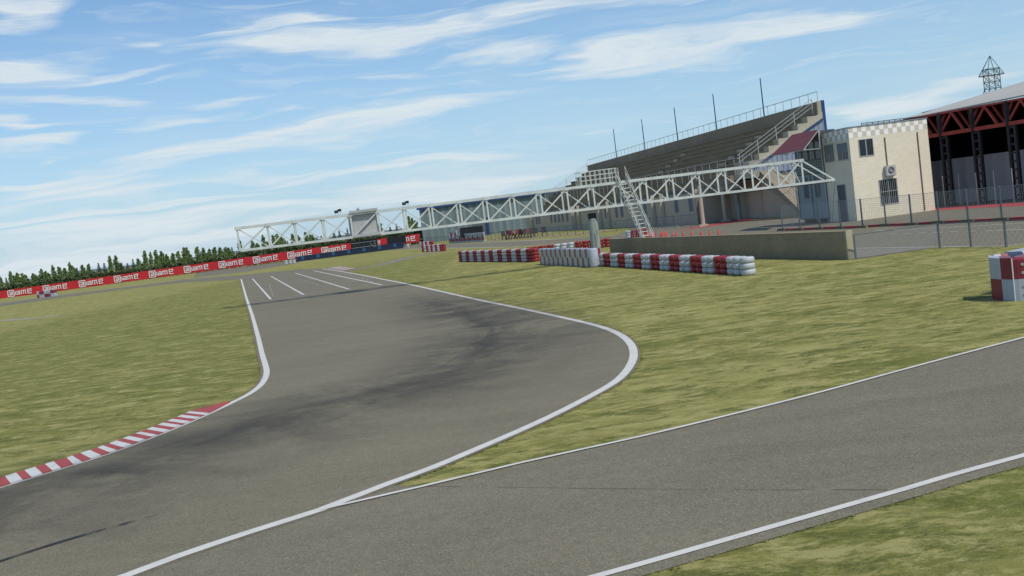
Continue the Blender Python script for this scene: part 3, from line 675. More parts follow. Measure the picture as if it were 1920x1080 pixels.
# stringer, trim and ribbed panel at the right-hand end
mb = MB()
def slope(t): return 6.06 + (t - .15) * (.636 / 1.17)
mb.hexa([SP(-.12, -1.2, slope(-1.2) - .85), SP(-.12, 8.9, slope(8.9) - 1.25), SP(.33, 8.9, slope(8.9) - 1.25), SP(.33, -1.2, slope(-1.2) - .85), SP(-.12, -1.2, slope(-1.2) - .62), SP(-.12, 8.9, slope(8.9) - .62), SP(.33, 8.9, slope(8.9) - .62), SP(.33, -1.2, slope(-1.2) - .62)])
mb.build('stringer', M['pilaster'], gs)
mb = MB(); mb.bar(SP(-.16, -.9, slope(-.9) - .98), SP(-.16, 8.9, slope(8.9) - 1.35), .12, .13); mb.bar(SP(-.16, .4, 4.55), SP(-.16, 9.0, 4.55), .1, .1); mb.build('blue_trim', M['shutterblue'], gs)
mb = MB(); mb.poly([SP(-.06, .2, 4.5), SP(-.06, 9.0, 4.5), SP(-.06, 9.0, slope(9) - 1.3), SP(-.06, .2, slope(.2) - 1.05)]); mb.build('ribbed_panel', M['ribblue'], gs, origin=SP(0, 0, 0))
mb = MB(); gbox(mb, .0, .3, 1.2, 9.1, 0, 4.5); mb.build('end_wall', M['sidewall'], gs, origin=SP(0, 0, 0))
# landing and external stair towards the viewer
mb = MB(); gbox(mb, -4.4, .4, -1.6, .7, 4.25, 4.8); mb.build('landing', M['standl'], gs)
mb = MB(); gbox(mb, .4, LEN, -1.5, 3.4, 3.95, 4.1); gbox(mb, .4, LEN, -1.2, -.9, 3.4, 3.95); mb.build('deck_slab', M['slab'], gs)
mb = MB()
mb.hexa([SP(-12.0, -.9, -.0), SP(-12.0, .7, -.0), SP(-4.4, .7, 4.0), SP(-4.4, -.9, 4.0), SP(-12.0, -.9, .55), SP(-12.0, .7, .55), SP(-4.4, .7, 4.8), SP(-4.4, -.9, 4.8)])
mb.build('external_stair', M['stand'], gs)
mb = MB()
for s_ in (-1, .7 + .0):
    a, b = SP(-4.4, s_ if s_ > 0 else -.9, 5.7), SP(-11.8, s_ if s_ > 0 else -.9, 1.5)
    mb.bar(a, b, .05)
    for k in range(9): p = a.lerp(b, k / 8); mb.bar(p, p - Z * .95, .035)
mb.build('stair_rail', M['rail'], gs)
# rails
mb = MB()
nn = 46
a, b = SP(0, 8.6, 12.35), SP(LEN, 8.6, 12.35); mb.bar(a, b, .06)
for k in range(nn + 1): p = a.lerp(b, k / nn); mb.bar(p, p - Z * 1.05, .05)
mb.build('top_rail', M['rail'], gs)
mb = MB(); a, b = SP(-4.3, -1.52, 6.5), SP(LEN * .82, -1.52, 6.5); mb.bar(a, b, .06); mb.bar(a - Z * .6, b - Z * .6, .025)
for k in range(37): p = a.lerp(b, k / 36); mb.bar(p, p - Z * 1.7, .045)
mb.build('front_rail', M['rail'], gs)
mb = MB()
for t_ in (-1.45, .6):
    a, b = SP(-4.3, t_, 5.95), SP(-.1, t_, 5.95); mb.bar(a, b, .05)
    for k in range(19): p = a.lerp(b, k / 18); mb.bar(p, p - Z * 1.15, .022)
mb.build('landing_rail', M['rail'], gs)
for s_, nm in ((.55, 'end_rail'), (LEN - .6, 'end_rail')):
    mb = MB()
    for hh in (.45, .85, 1.25):
        mb.bar(SP(s_, -.8, slope(-.8) + hh), SP(s_, 8.2, slope(8.2) + hh), .055)
    for k in range(5): t_ = -.6 + k * 2.2; mb.bar(SP(s_, t_, slope(t_) - .3), SP(s_, t_, slope(t_) + 1.25), .07)
    mb.build(nm, M['rail'], gs)
# columns and lower wall
for (px, py, r_) in ((1319, 424, .22), (1361, 415, .24)):
    q = G(px, py); mb = MB(); mb.lathe([(.001, 0), (r_, 0), (r_ * .95, 4.15), (.001, 4.15)], (q.x, q.y, 0), 16, closed=False); mb.box((q.x, q.y, .1), (.9, .6, .2)); mb.build('column', M['pilaster'], gs)
q = G(1387, 412); mb = MB(); mb.lathe([(.001, 0), (.28, 0), (.26, 4.25), (.001, 4.25)], (q.x, q.y, 0), 18, closed=False); mb.build('column', M['gcol'], gs)
for s_ in [6 + 8.6 * k for k in range(9)]:
    mb = MB(); p = SP(s_, -.9, 0); mb.bar(p + Z * 2.9, p + Z * 4.1, .45, .45, up=(0, 1, 0)); mb.build('beam_stub', M['beige'], gs)
IC = 42.9
def onwall(px, py):  # front of the lower wall, along d
    r = ray(px, py); k = r[0] / r[1]; Y = IC / (k + .1946); return Vector((k * Y, Y, 0))
F0, F1 = onwall(1310, 424), onwall(990, 445)
lw = MB()
nb = n_ * .4
lw.hexa([F0, F0 + nb, F1 + nb, F1, F0 + Z * 3.5, F0 + nb + Z * 3.5, F1 + nb + Z * 3.5, F1 + Z * 3.5]); 
W0 = Vector((30.6, 98, 0)); W1 = W0 + d * 30
for (sa, sb, za_, zb_) in ((-12.0, -4.4, .02, 3.95), (-4.4, 16, 4.0, 4.0)): lw.hexa([SP(sa, 1.2, 0), SP(sa, 1.5, 0), SP(sb, 1.5, 0), SP(sb, 1.2, 0), SP(sa, 1.2, za_), SP(sa, 1.5, za_), SP(sb, 1.5, zb_), SP(sb, 1.2, zb_)])
lw.hexa([F0, F0 + nb * 16, F0 + nb * 16 + d * .3, F0 + d * .3, F0 + Z * 3.9, F0 + nb * 16 + Z * 3.9, F0 + nb * 16 + d * .3 + Z * 3.9, F0 + d * .3 + Z * 3.9])
lw.build('lower_wall', M['beige'], gs, origin=F0)
for px in (1001, 1078, 1081.5, 1090, 1130, 1146, 1232, 1249):
    q = onwall(px, 425) - n_ * .22; mb = MB(); mb.bar(q, q + Z * 3.9, .42, .42, up=(0, 1, 0)); mb.build('pilaster', M['pilaster'], gs)
for px in (1006, 1011, 1034, 1041, 1048, 1055, 1064, 1137, 1157, 1167, 1211, 1270, 1297):
    q = onwall(px, 415) - n_ * .03; mb = MB(); mb.hexa([q + Z * 1.5, q + n_ * .02 + Z * 1.5, q + n_ * .02 - d * .9 + Z * 1.5, q - d * .9 + Z * 1.5, q + Z * 3.4, q + n_ * .02 + Z * 3.4, q + n_ * .02 - d * .9 + Z * 3.4, q - d * .9 + Z * 3.4]); fr = mb.build('window', M['winblue'], gs)
    mb = MB(); mb.bar(q - n_ * .05 + Z * 1.45, q - n_ * .05 + Z * 3.45, .16, .14, up=(0, 1, 0)); mb.build('frame', M['standl'], fr)
# flag poles
def onback(px, py):
    r = ray(px, py); k = r[0] / r[1]; Y = (54.67 + .2) / (k + .1946); return Vector((k * Y, Y, 0))
nm_ = ['first', 'second', 'third', 'fourth', 'fifth']
for i, ((bx, by), (tx, ty)) in enumerate((((1156,292),(1151,242)), ((1209,277),(1204,224)), ((1271,263),(1265.5,202)), ((1344,243),(1338.5,177)), ((1433,218),(1427,147)))):
    q = onback(bx, by); hgt = D(tx, ty, q.y).z
    f = thing('flag_pole', 'bare blue flag pole on the back of the grandstand, ' + nm_[i] + ' from the left', 'flag pole', (q.x, q.y, 11.1), 0, 'blue poles on the grandstand')
    mb = MB(); mb.tube((0, 0, -.6), (0, 0, hgt - 11.1), .085, .06, 8); mb.build('pole', M['shutterblue'], f)
    mb = MB(); mb.lathe([(.001, 0), (.07, .04), (.001, .12)], (0, 0, hgt - 11.1), 8, closed=False); mb.build('cap', M['shutterblue'], f)

# ================================================================== WAREHOUSE
wh = thing('warehouse', 'blue grey ribbed warehouse with a blue eave far behind the gantry', 'warehouse')
a = D(786, 395, 226); bq = D(1075, 357, 236); a.z = bq.z = 0; ztop = 7.7
mb = MB(); back = Vector((6, 24, 0))
mb.hexa([a, bq, bq + back, a + back, a + Z * ztop, bq + Z * ztop, bq + back + Z * ztop, a + back + Z * ztop]); mb.build('wall', M['warehouse'], wh, origin=a)
mb = MB(); e1 = Vector((-.5, -.7, 0)); mb.hexa([a + e1 + Z * ztop, bq + Vector((0, -.7, 0)) + Z * ztop, bq + back + Z * ztop, a + back + Vector((-.5, 0, 0)) + Z * ztop, a + e1 + Z * (ztop + .75), bq + Vector((0, -.7, 0)) + Z * (ztop + .75), bq + back + Z * (ztop + 1.6), a + back + Z * (ztop + 1.6)])
mb.build('roof', M['shutterblue'], wh)
q = D(916, 430, 229); mb = MB(); mb.box((q.x, q.y - 1, 1.9), (.5, .3, 3.8)); mb.box((q.x - 1.9, q.y - .95, 1.8), (3.4, .1, 3.6)); mb.build('door', M['shutterblue'] if False else M['greywall'], wh)
mb = MB(); mb.box((q.x, q.y - 1.25, 2.0), (.55, .2, 4.2)); mb.build('downpipe', M['shutterblue'], wh)

# ================================================================== TWO-STOREY BUILDING
B0 = Vector((25.3, 71, 0)); bw = 6.31; BZ = 6.70
bl = thing('control_building', 'cream two storey block building with a checkered band along its roof', 'building')
def BP(u, v, z): return B0 + n_ * u + d * v + Z * z          # u along the front, v along the left side
def bbox(mb, u0, u1, v0, v1, z0, z1, mi=0):
    mb.hexa([BP(u0, v0, z0), BP(u1, v0, z0), BP(u1, v1, z0), BP(u0, v1, z0), BP(u0, v0, z1), BP(u1, v0, z1), BP(u1, v1, z1), BP(u0, v1, z1)], mi)
mb = MB(); bbox(mb, 0, bw, 0, 3.8, 0, BZ); o_ = mb.build('walls', M['cream'], bl, origin=B0)
mb = MB(); bbox(mb, -.05, bw + .05, -.05, 3.85, BZ, BZ + .06); mb.build('coping', M['galv'], bl)
# checker band: white squares proud of the wall
mb = MB(); sq = bw / 18
for k in range(18):
    for r_ in (0, 1):
        if (k + r_) % 2 == 1: bbox(mb, k * sq + .01, (k + 1) * sq + .0, -.004, .0, BZ - .38 * (r_ + 1) + .01, BZ - .38 * r_ - .005)
for k in range(10):
    for r_ in (0, 1):
        if (k + r_) % 2 == 0: bbox(mb, -.004, 0, k * .38, (k + 1) * .38, BZ - .38 * (r_ + 1) + .01, BZ - .38 * r_ - .005)
mb.build('checker_band', mat('chequer_white', (.92, .91, .86), .8, 0, .04, 3), bl)
mb = MB()
for k in range(18):
    for r_ in (0, 1):
        if (k + r_) % 2 == 0: bbox(mb, k * sq + .01, (k + 1) * sq + .0, -.004, .0, BZ - .38 * (r_ + 1) + .01, BZ - .38 * r_ - .005)
for k in range(10):
    for r_ in (0, 1):
        if (k + r_) % 2 == 1: bbox(mb, -.004, 0, k * .38, (k + 1) * .38, BZ - .38 * (r_ + 1) + .01, BZ - .38 * r_ - .005)
mb.build('checker_band', mat('chequer_grey', (.63, .585, .46), .8, 0, .08, 3), bl)
def onfront(px, py):
    r = ray(px, py); k = r[0] / r[1]; # B0+n*u : (25.3+.9816u)/(71+.191u)=k
    u = (k * 71 - 25.3) / (.9816 - .191 * k); Y = 71 + .191 * u; return u, H + r[2] / r[1] * Y
def onside(px, py):
    r = ray(px, py); k = r[0] / r[1]; v = (25.3 - k * 71) / (.191 + .9816 * k); Y = 71 + .9816 * v; return v, H + r[2] / r[1] * Y
def fwin(x0, y0, x1, y1, name='window', bars=0, mull=1):
    u0, z1 = onfront(x0, y0); u1, z0 = onfront(x1, y1)
    mb = MB(); bbox(mb, u0, u1, -.01, .0, z0, z1); w_ = mb.build(name, M['glass'], bl)
    mb = MB(); 
    for a_ in ((u0 - .05, u1 + .05, z1, z1 + .05), (u0 - .05, u1 + .05, z0 - .05, z0), (u0 - .05, u0, z0, z1), (u1, u1 + .05, z0, z1)): bbox(mb, a_[0], a_[1], -.035, 0, a_[2], a_[3])
    for k in range(mull): um = u0 + (u1 - u0) * (k + 1) / (mull + 1); bbox(mb, um - .03, um + .03, -.03, -.012, z0, z1)
    mb.build('frame', M['frame'], w_)
    if bars:
        mb = MB()
        for k in range(bars): um = u0 + (u1 - u0) * (k + .5) / bars; bbox(mb, um - .008, um + .008, -.09, -.06, z0 - .03, z1 + .03)
        bbox(mb, u0, u1, -.11, -.091, (z0 + z1) / 2, (z0 + z1) / 2 + .03); mb.build('bars', M['frame'], w_)
fwin(1609.5, 262.5, 1638, 289.5); fwin(1648, 338, 1684.5, 378.5, bars=9)
for (x0, y0, x1, y1) in ((1545, 273, 1565, 301.5), (1569, 270, 1591, 297.5)):
    v1, z1 = onside(x0, y0); v0, z0 = onside(x1, y1)
    v1 = min(v1, 3.6); 
    mb = MB(); bbox(mb, -.01, 0, v0, v1, z0, z0 + (z1 - z0) * .42); w_ = mb.build('window', M['glass'], bl)
    mb = MB(); bbox(mb, -.03, 0, v0, v1, z0 + (z1 - z0) * .42, z1); mb.build('blind', M['blind'], w_)
    mb = MB(); bbox(mb, -.05, 0, v0 - .06, v1 + .06, z0 - .06, z0); vm = (v0 + v1) / 2; bbox(mb, -.035, -.012, vm - .03, vm + .03, z0, z0 + (z1 - z0) * .42); mb.build('frame', M['frame'], w_)
v1, z1 = onside(1573, 348); v0, z0 = onside(1581, 347)
mb = MB(); bbox(mb, -.015, 0, v0 - .2, v0 + .75, .02, z1); dr = mb.build('door', M['kiosk2'], bl)
mb = MB(); bbox(mb, -.05, 0, v0 - .27, v0 - .2, .02, z1 + .07); bbox(mb, -.05, 0, v0 + .75, v0 + .82, .02, z1 + .07); bbox(mb, -.05, 0, v0 - .2, v0 + .75, z1, z1 + .07); mb.build('frame', M['blind'], dr)
for (x0, y0, x1, y1) in ((1658, 257, 1665, 311), (1719, 247, 1736, 394)):
    u0, z1 = onfront(x0, y0); u1, z0 = onfront(x1, y1); u1 = u0
    mb = MB(); mb.tube(BP(u0, -.05, z1), BP(u1, -.05, max(z0, .02)), .035, n=8); mb.build('drainpipe', M['pipe'], bl)
u0, z1 = onfront(1656.5, 311); u1, z0 = onfront(1676, 327.5)
ac = thing('air_conditioner', 'grey air conditioning unit on the cream wall above the barred window', 'air conditioner')
mb = MB(); bbox(mb, u0, u1, -.32, -.06, z0, z1); mb.build('casing', M['frame'], ac)
mb = MB(); cc_ = BP((u0 + u1) / 2, -.33, (z0 + z1) / 2)
for r_ in (.10, .17, .23): 
    for k in range(20): a_ = k * math.pi / 10; b_ = (k + 1) * math.pi / 10; mb.bar(cc_ + n_ * r_ * math.cos(a_) + Z * r_ * math.sin(a_), cc_ + n_ * r_ * math.cos(b_) + Z * r_ * math.sin(b_), .02)
mb.build('fan_guard', M['darkcol'], ac)
mb = MB(); bbox(mb, u0 + .05, u0 + .1, -.30, 0, z0 - .05, z0); bbox(mb, u1 - .1, u1 - .05, -.30, 0, z0 - .05, z0); mb.build('bracket', M['galv'], ac)
mb = MB(); mb.bar(BP(1.4, .5, BZ + .22), BP(bw, .5, BZ + .22), .05); mb.bar(BP(1.4, .5, BZ + .12), BP(bw, .5, BZ + .12), .03)
for k in range(12): p = BP(1.4 + (bw - 1.4) * k / 11, .5, BZ + .05); mb.bar(p, p + Z * .18, .04)
mb.build('roof_rail', M['darkcol'], bl)

# ================================================================== STAIR TOWER CABIN beside the building
ks = thing('cabin_tower', 'narrow blue grey cabin tower under a maroon awning beside the cream building', 'cabin')
def KP(u, v, z): return Vector((24.5, 74.78, 0)) + n_ * u + d * v + Z * z      # v along the side facing the track
def kbox(mb, u0, u1, v0, v1, z0, z1): mb.hexa([KP(u0, v0, z0), KP(u1, v0, z0), KP(u1, v1, z0), KP(u0, v1, z0), KP(u0, v0, z1), KP(u1, v0, z1), KP(u1, v1, z1), KP(u0, v1, z1)])
mb = MB(); kbox(mb, 0, 1.25, 0, 4.3, .36, 3.75); mb.build('lower_cabin', M['kiosk'], ks)
mb = MB(); kbox(mb, -.04, 1.25, -.04, 4.34, .28, .36); kbox(mb, -.04, .0, 2.1, 2.18, .38, 3.75); kbox(mb, -.04, 0, -.04, .06, .38, 3.75); kbox(mb, -.04, 0, 4.24, 4.34, .36, 3.75); mb.build('frame', M['post'], ks)
mb = MB(); kbox(mb, .02, 1.23, .02, 4.28, 3.75, 6.95); mb.build('upper_cabin', M['kiosk2'], ks)
for v_ in (.15, 1.15, 2.15, 3.15): 
    mb = MB(); kbox(mb, -.01, .02, v_, v_ + .72, 4.9, 6.2); mb.build('window', M['glass'], ks)
mb = MB()
for k in range(5): kbox(mb, -.03, .02, .02, 4.28, 3.9 + k * .19, 3.98 + k * .19)
mb.build('louvre', M['kiosk'], ks)
for v_ in (.85, 2.6):
    mb = MB(); kbox(mb, -.012, 0, v_, v_ + .75, 1.95, 3.6); w_ = mb.build('window', M['kiosk2'], ks)
    if v_ < 1:
        mb = MB()
        for k in range(12): mb.bar(KP(-.03, v_ + .05, 1.95 + k * .13), KP(-.03, v_ + .4, 2.08 + k * .13), .02); mb.bar(KP(-.03, v_ + .4, 1.95 + k * .13), KP(-.03, v_ + .05, 2.08 + k * .13), .02)
        mb.build('grille', M['frame'], w_)
for v_ in (.1, 1.7, 3.8):
    mb = MB(); kbox(mb, .1, 1.1, v_, v_ + .22, 0, .30); mb.build('plinth_block', M['standl'], ks)
mb = MB(); mb.tube(KP(-.08, -.1, .3), KP(-.08, -.1, 7.0), .045, n=8); mb.build('downpipe', M['frame'], ks)
# awning
aw = thing('awning', 'maroon sloping awning on a white frame high on the cabin tower', 'awning')
a0, a1 = D(1534, 243, 74.2), D(1485, 252.8, 78.6)
b0_ = D(1506.7, 279.8, 71.8); b1_ = D(1446.4, 291.3, 76.6)
mb = MB(); th = Z * .03; mb.hexa([b0_, a0, a1, b1_, b0_ + th, a0 + th, a1 + th, b1_ + th]); mb.build('canvas', M['maroon'], aw)
mb = MB()
for p, q in ((a0, b0_), (a1, b1_), (b0_, b1_)): mb.bar(p - Z * .03, q - Z * .03, .05)
w0 = Vector((a0.x, a0.y, b0_.z)); w1 = Vector((a1.x, a1.y, b1_.z)); mb.bar(b0_ - Z * .03, w0 - Z * .03, .05); mb.bar(w0, a0, .05); mb.bar(b1_, w1, .05); mb.build('frame', M['frame'], aw)

# ================================================================== HANGAR
hg = thing('hangar', 'open hangar with red roof trusses and black lattice columns at the right', 'hangar')
hd = Vector((.41, -.912, 0)).normalized(); hn = Vector((.912, .41, 0)).normalized(); H0 = Vector((33.9, 75.0, 0))
def HP(u, v, z): return H0 + hd * u + hn * v + Z * z
def hbox(mb, u0, u1, v0, v1, z0, z1): mb.hexa([HP(u0, v0, z0), HP(u1, v0, z0), HP(u1, v1, z0), HP(u0, v1, z0), HP(u0, v0, z1), HP(u1, v0, z1), HP(u1, v1, z1), HP(u0, v1, z1)])
def onhang(px, py):
    r = ray(px, py); k = r[0] / r[1]; u = (k * 75 - 33.9) / (hd.x - hd.y * k); Y = 75 + hd.y * u; return u, H + r[2] / r[1] * Y
cu = [onhang(1783, 386)[0], onhang(1843, 381)[0], onhang(1910, 376)[0]]; stp = (cu[2] - cu[0]) / 2
cu = [cu[0] - stp] + cu + [cu[2] + stp * k for k in range(1, 5)]
for u in cu:
    mb = MB()
    for du in (-.27, .27): hbox(mb, u + du - .09, u + du + .09, -.12, .12, 0, 5.35)
    for k in range(9): hbox(mb, u - .18, u + .18, -.07, .07, .35 + k * .60, .50 + k * .60)
    hbox(mb, u - .42, u + .42, -.3, .3, 0, .12); mb.build('lattice_column', M['darkcol'], hg)
ue = cu[-1] + 1
mb = MB(); hbox(mb, -4.5, ue, -.16, .16, 5.35, 5.62); mb.build('lower_chord', M['redsteel'], hg)
mb = MB(); hbox(mb, -4.5, ue, -.14, .14, 6.98, 7.12); mb.build('upper_chord', M['redsteel'], hg)
mb = MB(); mbk = MB()
for i in range(-1, len(cu)):
    u = cu[0] + stp * (i)
    mb.bar(HP(u - .25, 0, 5.6), HP(u + stp * .30, 0, 7.0), .14, .14); mb.bar(HP(u + stp * .30, 0, 7.0), HP(u + stp * .62, 0, 5.6), .20, .16)
    mb.bar(HP(u + stp * .38, .5, 7.0), HP(u + stp * .70, .5, 5.6), .16, .16); mb.bar(HP(u + stp * .60, .9, 7.0), HP(u + stp * .64, .9, 5.6), .34, .2); mb.bar(HP(u + stp * .95, .5, 7.0), HP(u + stp * .68, .5, 5.6), .18, .16)
    mbk.bar(HP(u + stp * .93, -.1, 5.35), HP(u + stp * .93, -.1, 7.1), .26, .2)
mb.build('truss_web', M['redsteel'], hg); mbk.build('truss_post', M['darkcol'], hg)
mb = MB(); 
E0 = D(1696, 225.5, 78.5); E1 = D(1920, 179, 68.3); ex = (E1 - E0); E1b = E0 + ex * 2.6; E1b.z = E1.z + .15
R0 = D(1693, 224.8, 88); R1 = D(1920, 155, 80); R1b = R0 + (R1 - R0) * 2.4
mb.hexa([E0, E1b, R1b, R0, E0 + Z * .12, E1b + Z * .12, R1b + Z * .12, R0 + Z * .12]); mb.build('roof', M['roof'], hg)
mb = MB(); ql = D(1800, 200, 76); mb.bar(E0.lerp(R0, .35) + ex * .18 + Z * .30, E0.lerp(R0, .5) + ex * 2.0 + Z * .72, .05); mb.build('roof_cable', M['dark'], hg)
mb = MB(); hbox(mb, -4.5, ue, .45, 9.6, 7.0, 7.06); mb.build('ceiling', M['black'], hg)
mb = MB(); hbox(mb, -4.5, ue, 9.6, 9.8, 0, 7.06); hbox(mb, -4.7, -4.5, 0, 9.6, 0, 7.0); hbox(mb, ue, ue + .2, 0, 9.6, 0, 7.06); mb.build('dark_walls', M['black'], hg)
mb = MB(); hbox(mb, -4.4, ue, 3.2, 3.4, 0, 3.55); mb.build('back_wall', M['hangback'], hg, origin=HP(0, 3.2, 0))
u0 = onhang(1868, 313)[0]
mb = MB(); hbox(mb, u0 + .95, ue, 3.08, 3.2, 0, 2.75); mb.build('shutter', M['shutter'], hg, origin=HP(0, 3.2, 0))
mb = MB(); hbox(mb, u0 + .2, u0 + .85, 3.0, 3.2, 0, 2.0); mb.build('side_door', M['greenshut'], hg)
mb = MB(); hbox(mb, u0 + .87, u0 + .95, 3.02, 3.2, 0, 2.82); hbox(mb, u0 + .95, ue, 3.02, 3.2, 2.75, 2.82); mb.build('shutter_frame', M['greywall'], hg)
od = ['first', 'second', 'third', 'fourth', 'fifth']
for i, ((bx, by), (tx, ty)) in enumerate((((1772.4,388.7),(1765.6,330)), ((1802,384.5),(1796,327)), ((1834.7,384),(1828,323.7)), ((1868,381.5),(1861,320)), ((1902,379.5),(1895.6,315)))):
    q = G(bx, by); zt_ = D(tx, ty, q.y).z; f = thing('bollard_pole', 'thin pale steel pole in front of the hangar, ' + od[i] + ' from the left', 'pole', (q.x, q.y, 0), 0, 'thin poles before the hangar')
    mb = MB(); mb.tube((0, 0, 0), (0, 0, zt_), .04, n=8); mb.build('pole', M['rail'], f)
    mb = MB(); mb.lathe([(.001, 0), (.12, 0), (.12, .03), (.001, .03)], (0, 0, .012), 10, closed=False); mb.build('base_plate', M['galv'], f)

# ================================================================== PYLON
PY = 330.0
py_ = thing('pylon', 'dark steel lattice power pylon rising behind the hangar roof', 'pylon')
def pp(x, y, dy=0): return D(x, y, PY) + Vector((0, dy, 0))
apex = pp(1855.5, 104.5); hw_ = 1.85
mb = MB()
c = pp(1861, 160); cx_ = apex.x; zs = [apex.z, pp(1858.5, 129).z, pp(1860, 141).z, pp(1862, 153).z, pp(1864, 165.5).z]
def corners(z, h): return [Vector((cx_ + sx_ * h, PY + sy_ * h, z)) for sx_, sy_ in ((-1,-1),(1,-1),(1,1),(-1,1))]
C1 = corners(zs[1], hw_); C2 = corners(zs[2], hw_); C3 = corners(zs[3], hw_); C4 = corners(zs[4], hw_); C5 = corners(zs[4] - 8, 3.6); C6 = corners(zs[4] - 20, 5.5); C7 = corners(0, 7.5)
for q in C1: mb.bar(apex, q, .16)
lv = [C1, C2, C3, C4, C5, C6, C7]
for A_, B_ in zip(lv, lv[1:]):
    for k in range(4):
        mb.bar(A_[k], B_[k], .2); mb.bar(A_[k], B_[(k+1) % 4], .12); mb.bar(A_[(k+1) % 4], B_[k], .12); mb.bar(B_[k], B_[(k+1) % 4], .14)
for k in range(4): mb.bar(C1[k], C1[(k+1) % 4], .2)
mb.build('tower', M['post'], py_)
mb = MB()
for sg in (-1, 1):
    tip = Vector((cx_ + sg * 4.3, PY, zs[2]));
    for q in ((1, 2) if sg > 0 else (0, 3)): mb.bar(C2[q], tip, .25); mb.bar(C1[q], tip, .15)
    mb.bar(Vector((cx_, PY, zs[2])), tip, .3)
mb.bar(apex, Vector((cx_ + 4.3, PY, zs[2])), .12); mb.bar(apex, Vector((cx_ - 4.3, PY, zs[2])), .12)
mb.build('crossarm', M['post'], py_)

# ================================================================== PIT WALL
wdv = (WR - WL).normalized(); wn_ = Vector((-wdv.y, wdv.x, 0)); 
if wn_.x < 0: wn_ = -wn_
pw = thing('pit_wall', 'low brown concrete wall between the grass and the paddock', 'wall')
mb = MB(); w1 = WR - wdv * .02; nw = wn_ * .30
nseg = 9
for k in range(nseg):
    a = WL.lerp(w1, k / nseg) + wdv * .01; b = WL.lerp(w1, (k + 1) / nseg); hA = 1.16; mb.hexa([a, b, b + nw, a + nw] + [p + Z * (1.17 - .0 * k) for p in (a, b, b + nw, a + nw)])
mb.build('panels', M['pitwall'], pw, origin=WL)
mb = MB(); mb.hexa([w1, w1 + wdv * .10, w1 + wdv * .10 + nw, w1 + nw] + [p + Z * 1.19 for p in (w1, w1 + wdv * .10, w1 + wdv * .10 + nw, w1 + nw)]); mb.build('end_cap', M['wallcap_lit'], pw)

# ================================================================== FENCES
def wires(mb, a, b, z0, z1, sx_, sz_, r=.005):
    L = (b - a).length; n = int(L / sx_)
    for k in range(1, n): p = a.lerp(b, k / n); mb.bar(p + Z * z0, p + Z * z1, r * 2)
    m = int((z1 - z0) / sz_)
    for k in range(m + 1): zz = z0 + (z1 - z0) * k / m; mb.bar(a + Z * zz, b + Z * zz, r * 2.3)
fe = thing('mesh_fence', 'tall welded mesh fence on concrete feet along the paddock lane', 'fence')
fpx = [(1468,432),(1501,431),(1538,429.5),(1577,428),(1618,426.8),(1661.7,423.4),(1710,421.9),(1761,418.5),(1816,416),(1879,413),(1950,409)]
FP = gl(fpx)
e = (FP[-1] - FP[-3]) / 2; FP += [FP[-1] + e * k for k in (1, 2, 3)]
mb = MB()
for a, b in zip(FP, FP[1:]): wires(mb, a, b, .18, 1.78, .11, .11, .0035)
mb.build('wire_mesh', M['galv'], fe)
mb = MB()
for a, b in zip(FP, FP[1:]): mb.bar(a + Z * 1.78, b + Z * 1.78, .022)
mb.build('top_wire', M['galv'], fe)
for i, p in enumerate(FP):
    h_ = 1.83 if i != 1 else 3.6
    mb = MB(); mb.bar(p + Z * .1, p + Z * h_, .075, .075, up=(0, 1, 0)); mb.build('post', M['post'], fe)
    dd = (FP[min(i+1, len(FP)-1)] - FP[max(i-1, 0)]).normalized(); L_ = .55
    mb = MB(); a, b = p - dd * L_, p + dd * L_; pr = Vector((-dd.y, dd.x, 0)) * .22
    mb.hexa([a - pr, b - pr, b + pr, a + pr] + [q * .8 + (p) * .2 + Z * .15 for q in (a - pr, b - pr, b + pr, a + pr)]); mb.build('concrete_foot', M['foot'], fe)
mb = MB()
for a, b in zip(FP, FP[1:]):
    dd = (b - a).normalized(); pr = Vector((-dd.y, dd.x, 0)) * .12; a2, b2 = a + dd * .56, b - dd * .56
    if (b2 - a2).dot(dd) > 0: mb.hexa([a2 - pr, b2 - pr, b2 + pr, a2 + pr] + [q + Z * .14 for q in (a2 - pr, b2 - pr, b2 + pr, a2 + pr)])
struct('kerb', mb, M['redkerb'])
ff = thing('low_fence', 'low chain mesh fence with grey posts from the pit wall end to the barrier', 'fence')
lp = gl([(1605,485.5),(1762.5,464),(1821,462.5),(1887,462.5),(1962,463)])
lh = [1.0, .99, 1.0, 1.0, 1.0]
def diag(mb, a, b, z0, z1, sp_, r):
    L = (b - a).length; hgt = z1 - z0; n = int((L + hgt) / sp_); u = (b - a).normalized()
    for k in range(n + 1):
        x0 = k * sp_ - hgt
        for s_ in (1, -1):
            xa_, za_, xb_, zb2 = x0, z0, x0 + hgt, z1
            if xa_ < 0: za_ += -xa_; xa_ = 0
            if xb_ > L: zb2 -= xb_ - L; xb_ = L
            if zb2 - za_ < .02: continue
            if s_ > 0: mb.bar(a + u * xa_ + Z * za_, a + u * xb_ + Z * zb2, r * 2)
            else: mb.bar(a + u * xa_ + Z * (z0 + z1 - za_), a + u * xb_ + Z * (z0 + z1 - zb2), r * 2)
mb = MB(); diag(mb, lp[0], lp[1], .03, .95, .09, .0035); mb.build('chain_mesh', M['galv'], ff)
mb = MB()
for a, b in zip(lp[1:], lp[2:]): diag(mb, a, b, .05, .95, .30, .0025)
mb.build('chain_mesh', M['galv'], ff)
mb = MB()
for a, b in zip(lp, lp[1:]): mb.bar(a + Z * .99, b + Z * .99, .035)
mb.build('top_rail', M['post'], ff)
for p in lp: mb = MB(); mb.bar(p, p + Z * 1.02, .065, .065, up=(0, 1, 0)); mb.build('post', M['post'], ff)
